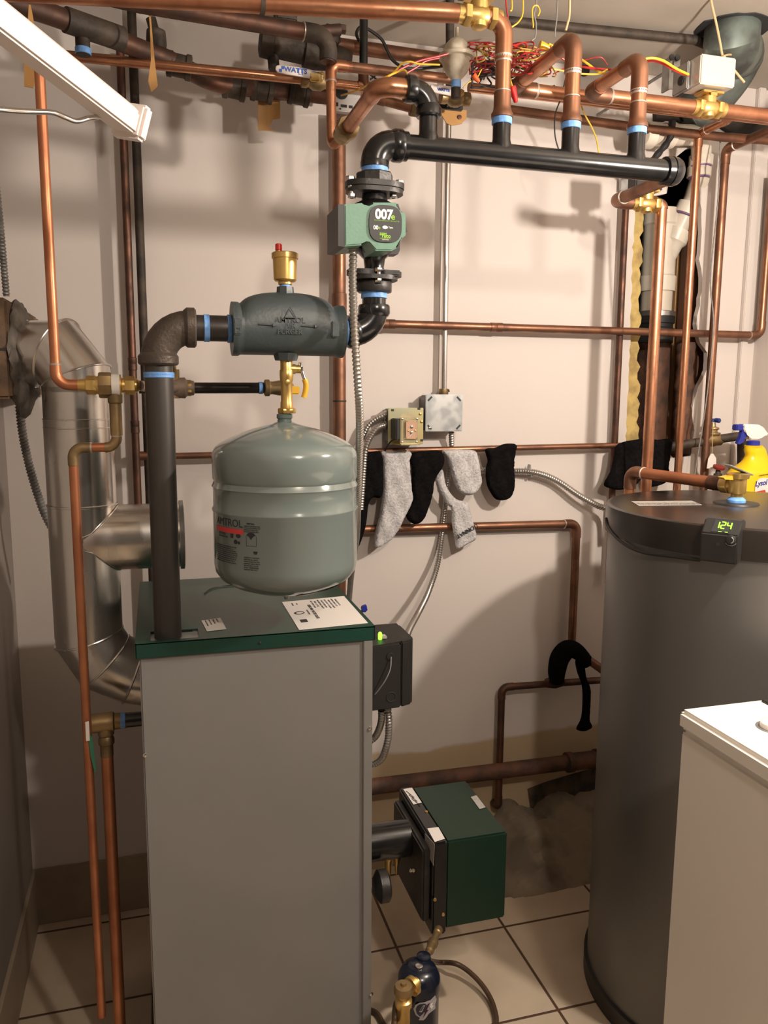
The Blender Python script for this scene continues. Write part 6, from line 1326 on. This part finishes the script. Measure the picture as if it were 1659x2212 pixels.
wire('black wire slanting up behind the manifold elbow', [(770, 146), (790, 155), (806, 166), (818, 174)], 1.86, wire_black, .002, None)
wire('black wire crossing under the thick wire loop', [(800, 172), (815, 160), (832, 148)], 1.86, wire_black, .002, None)
wire('black wire sagging between the second and third risers', [(1118, 198), (1140, 200), (1170, 196), (1198, 186)], 1.8, wire_black, .003, None)
wire('yellow wire leaving the switch box upward to the tangle', [(737, 206, 1.91), (765, 198, 1.8), (790, 186, 1.7), (830, 168, 1.6), (860, 155, 1.6), (875, 152, 1.6), (884, 170, 1.6)], 1.8, wire_yellow, .002, None)
wire('second yellow wire rising from the copper elbow to the tangle', [(820, 174), (840, 165), (855, 152), (868, 138), (885, 133), (905, 138), (950, 140)], 1.62, wire_yellow, .0018, None)
wire('red wire rising from the copper elbow to the tangle', [(825, 172), (850, 158), (880, 142), (910, 130), (945, 122), (968, 116)], 1.64, wire_red, .0022, None)
wire('lower red wire drooping beside the white dome', [(878, 158), (900, 145), (920, 132), (950, 125)], 1.66, wire_red, .002, None)
wire('long black wire just under the dome flange', [(862, 145), (900, 148), (950, 143), (985, 142)], 1.70, wire_black, .0026, None)
for i, (lab, pts, m_) in enumerate((('red wire hanging from the ceiling right of the top brass valve', [(1085, -90), (1094, 15), (1097, 35), (1096, 55)], wire_red), ('yellow wire hanging in a hook from the ceiling near the top brass valve', [(1100, -90), (1106, 10), (1102, 25)], wire_yellow),
    ('yellow wire curving off the ceiling over the tangle', [(1125, -90), (1130, 15), (1122, 45), (1100, 62)], wire_yellow), ('grey wire hanging from the ceiling over the tangle', [(1166, -90), (1158, 8), (1154, 30), (1158, 52), (1156, 80), (1148, 88)], wire_grey),
    ('dull yellow loop of wire over the tangle', [(1152, 60), (1150, 20), (1160, 12), (1166, 24), (1162, 35)], wire_yellow), ('brown wire hanging straight from the ceiling left of the third elbow', [(1208, -90), (1203, 30), (1200, 60), (1198, 80)], wire_grey),
    ('thick tan wire hanging from the ceiling to the third elbow', [(1231, -90), (1230, 25), (1226, 50), (1222, 66)], rope_m))): wire(lab, pts, 1.62 if i < 6 else 1.48, m_, .0016 if i < 6 else .0023, None)
def tangle(label, m, seed, n, px0, px1, py0, py1, y0, y1, r):
    random.seed(seed); bm = B()
    for k in range(n):
        pts = []; cx_, cy_, cyy = random.uniform(px0, px1), random.uniform(py0, py1), random.uniform(y0, y1); a_ = random.uniform(0, 6)
        for j in range(7):
            a_ += random.uniform(.5, 1.5); rr = random.uniform(8, 34); pts.append(P(min(max(cx_+rr*math.cos(a_)*1.3, px0), px1), min(max(cy_+rr*math.sin(a_)*.7, py0), py1), cyy+random.uniform(-.03, .03)))
        tube(catmull(pts, 6), r, 7, bm)
    o = tag(link('wire_tangle', bm, m), label, 'wires'); o['kind'] = 'stuff'
tangle('tangle of red thermostat wires in the middle of the ceiling pipes', wire_red, 1, 30, 1015, 1190, 92, 160, 1.62, 1.82, .0016)
tangle('tangle of dull yellow thermostat wires among the red ones', mat('dull_yellow_wire', (.45, .30, .06), None), 2, 13, 1030, 1200, 100, 165, 1.62, 1.82, .0015)
tangle('tangle of dark wires behind the red and yellow ones', wire_black, 3, 16, 1020, 1150, 100, 190, 1.70, 1.88, .002)
def nut(label, px, py, y, d, m, ln=.02, r=.0065):
    bm = B(); c = P(px, py, y); d = V(d).normalized(); lathe(bm, c, d, [(0, r*.95), (.001, r), (ln*.3, r*.92), (ln, r*.55), (ln+.001, r*.2)], 12); tag(link('wire_nut', bm, m), label, 'wire nut')
nut('red wire nut hanging below the tangle beside the second riser', 1106, 188, 1.5, (.35, 0, -1), red_plastic, .028, .0075)
wire('yellow wire feeding the hanging red wire nut', [(1100, 165, 1.55), (1103, 178, 1.52), (1107, 190, 1.5)], 1.5, wire_yellow, .0025, None)
nut('yellow wire nut at the right end of the tangle', 1166, 96, 1.66, (1, 0, -.2), yellow_plastic, .028, .008)
nut('orange red wire nut lying left of the second riser', 1022, 162, 1.66, (.8, 0, -.7), mat('orange_nut', (.65, .10, .02), None), .018)
wire('brownish wire running to the orange wire nut', [(1000, 190), (1012, 178), (1030, 168), (1040, 150)], 1.67, wire_yellow, .0012, None)
wire('black coil of cable under the brown pipe at the right', [(1395, 232), (1402, 222), (1408, 236), (1414, 222), (1420, 238), (1425, 224), (1432, 240)], 1.95, wire_black, .0026, None)
bm = B(); lathe(bm, P(1262, 152, 2.145), -Yv, [(-.005, .014), (.002, .016), (.003, .010)], 16); tag(link('cable_grommet', bm, ink), 'small black grommet hole behind the wires between the right risers', 'grommet')
# white plank behind the tangle
bm = B(); prism(bm, [P(x, y, 2.0) for x, y in [(1016, 118), (1060, 92), (1080, 84), (1080, 142), (1030, 150), (1016, 140)]], (0, .01, 0)); tag(link('pale_board', bm, ceil_paint, None, False), 'pale broken board behind the wire tangle', 'board')
# ================================================================== white rack top left
t = thing('slanted_rack', 'white plastic bar slanting across the top left corner with a bright chrome rod', 'rack', P(280, 290, 1.15))
a_ = P(282, 262, 1.15); b_ = P(-40, 10, .95); d_ = (b_-a_).normalized(); side = d_.cross(V((0, 1, 0))).normalized(); side = side if side.z > 0 else -side; nn = d_.cross(side).normalized(); nn = nn if nn.y < 0 else -nn
bm = B(); L_ = (b_-a_).length+.15
h_, w_ = .0170, .018
prof = [(-h_, -w_), (h_*.55, -w_), (h_, -w_*.4), (h_, w_), (-h_, w_)]
prism(bm, [a_+side*(u*1.0)-nn*0+nn*(-v)*1.0 for u, v in prof], d_*L_); bmesh.ops.bevel(bm, geom=bm.edges[:], offset=.003, segments=2, affect='EDGES'); link('bar', bm, rack_white, t)
bm = B(); box(bm, (0, 0, 0), (.018, h_*2+.010, w_*2+.012), .004)
for v in bm.verts: c = v.co-V((.009, h_+.005, w_+.006)); v.co = a_-d_*.002+d_*(-c.x)+side*c.y+nn*c.z
link('end_cap', bm, rack_white, t)
lower = -side
bm = B(); tube(catmull([P(-40, 234, 1.02), P(0, 237, 1.04), P(60, 241, 1.06), P(112, 243, 1.08), P(140, 253, 1.09), P(165, 262, 1.10), P(190, 256, 1.11), P(212, 252, 1.12), P(236, 240, 1.14)], 8), .0032, 14, bm); link('chrome_rod', bm, steel, t)
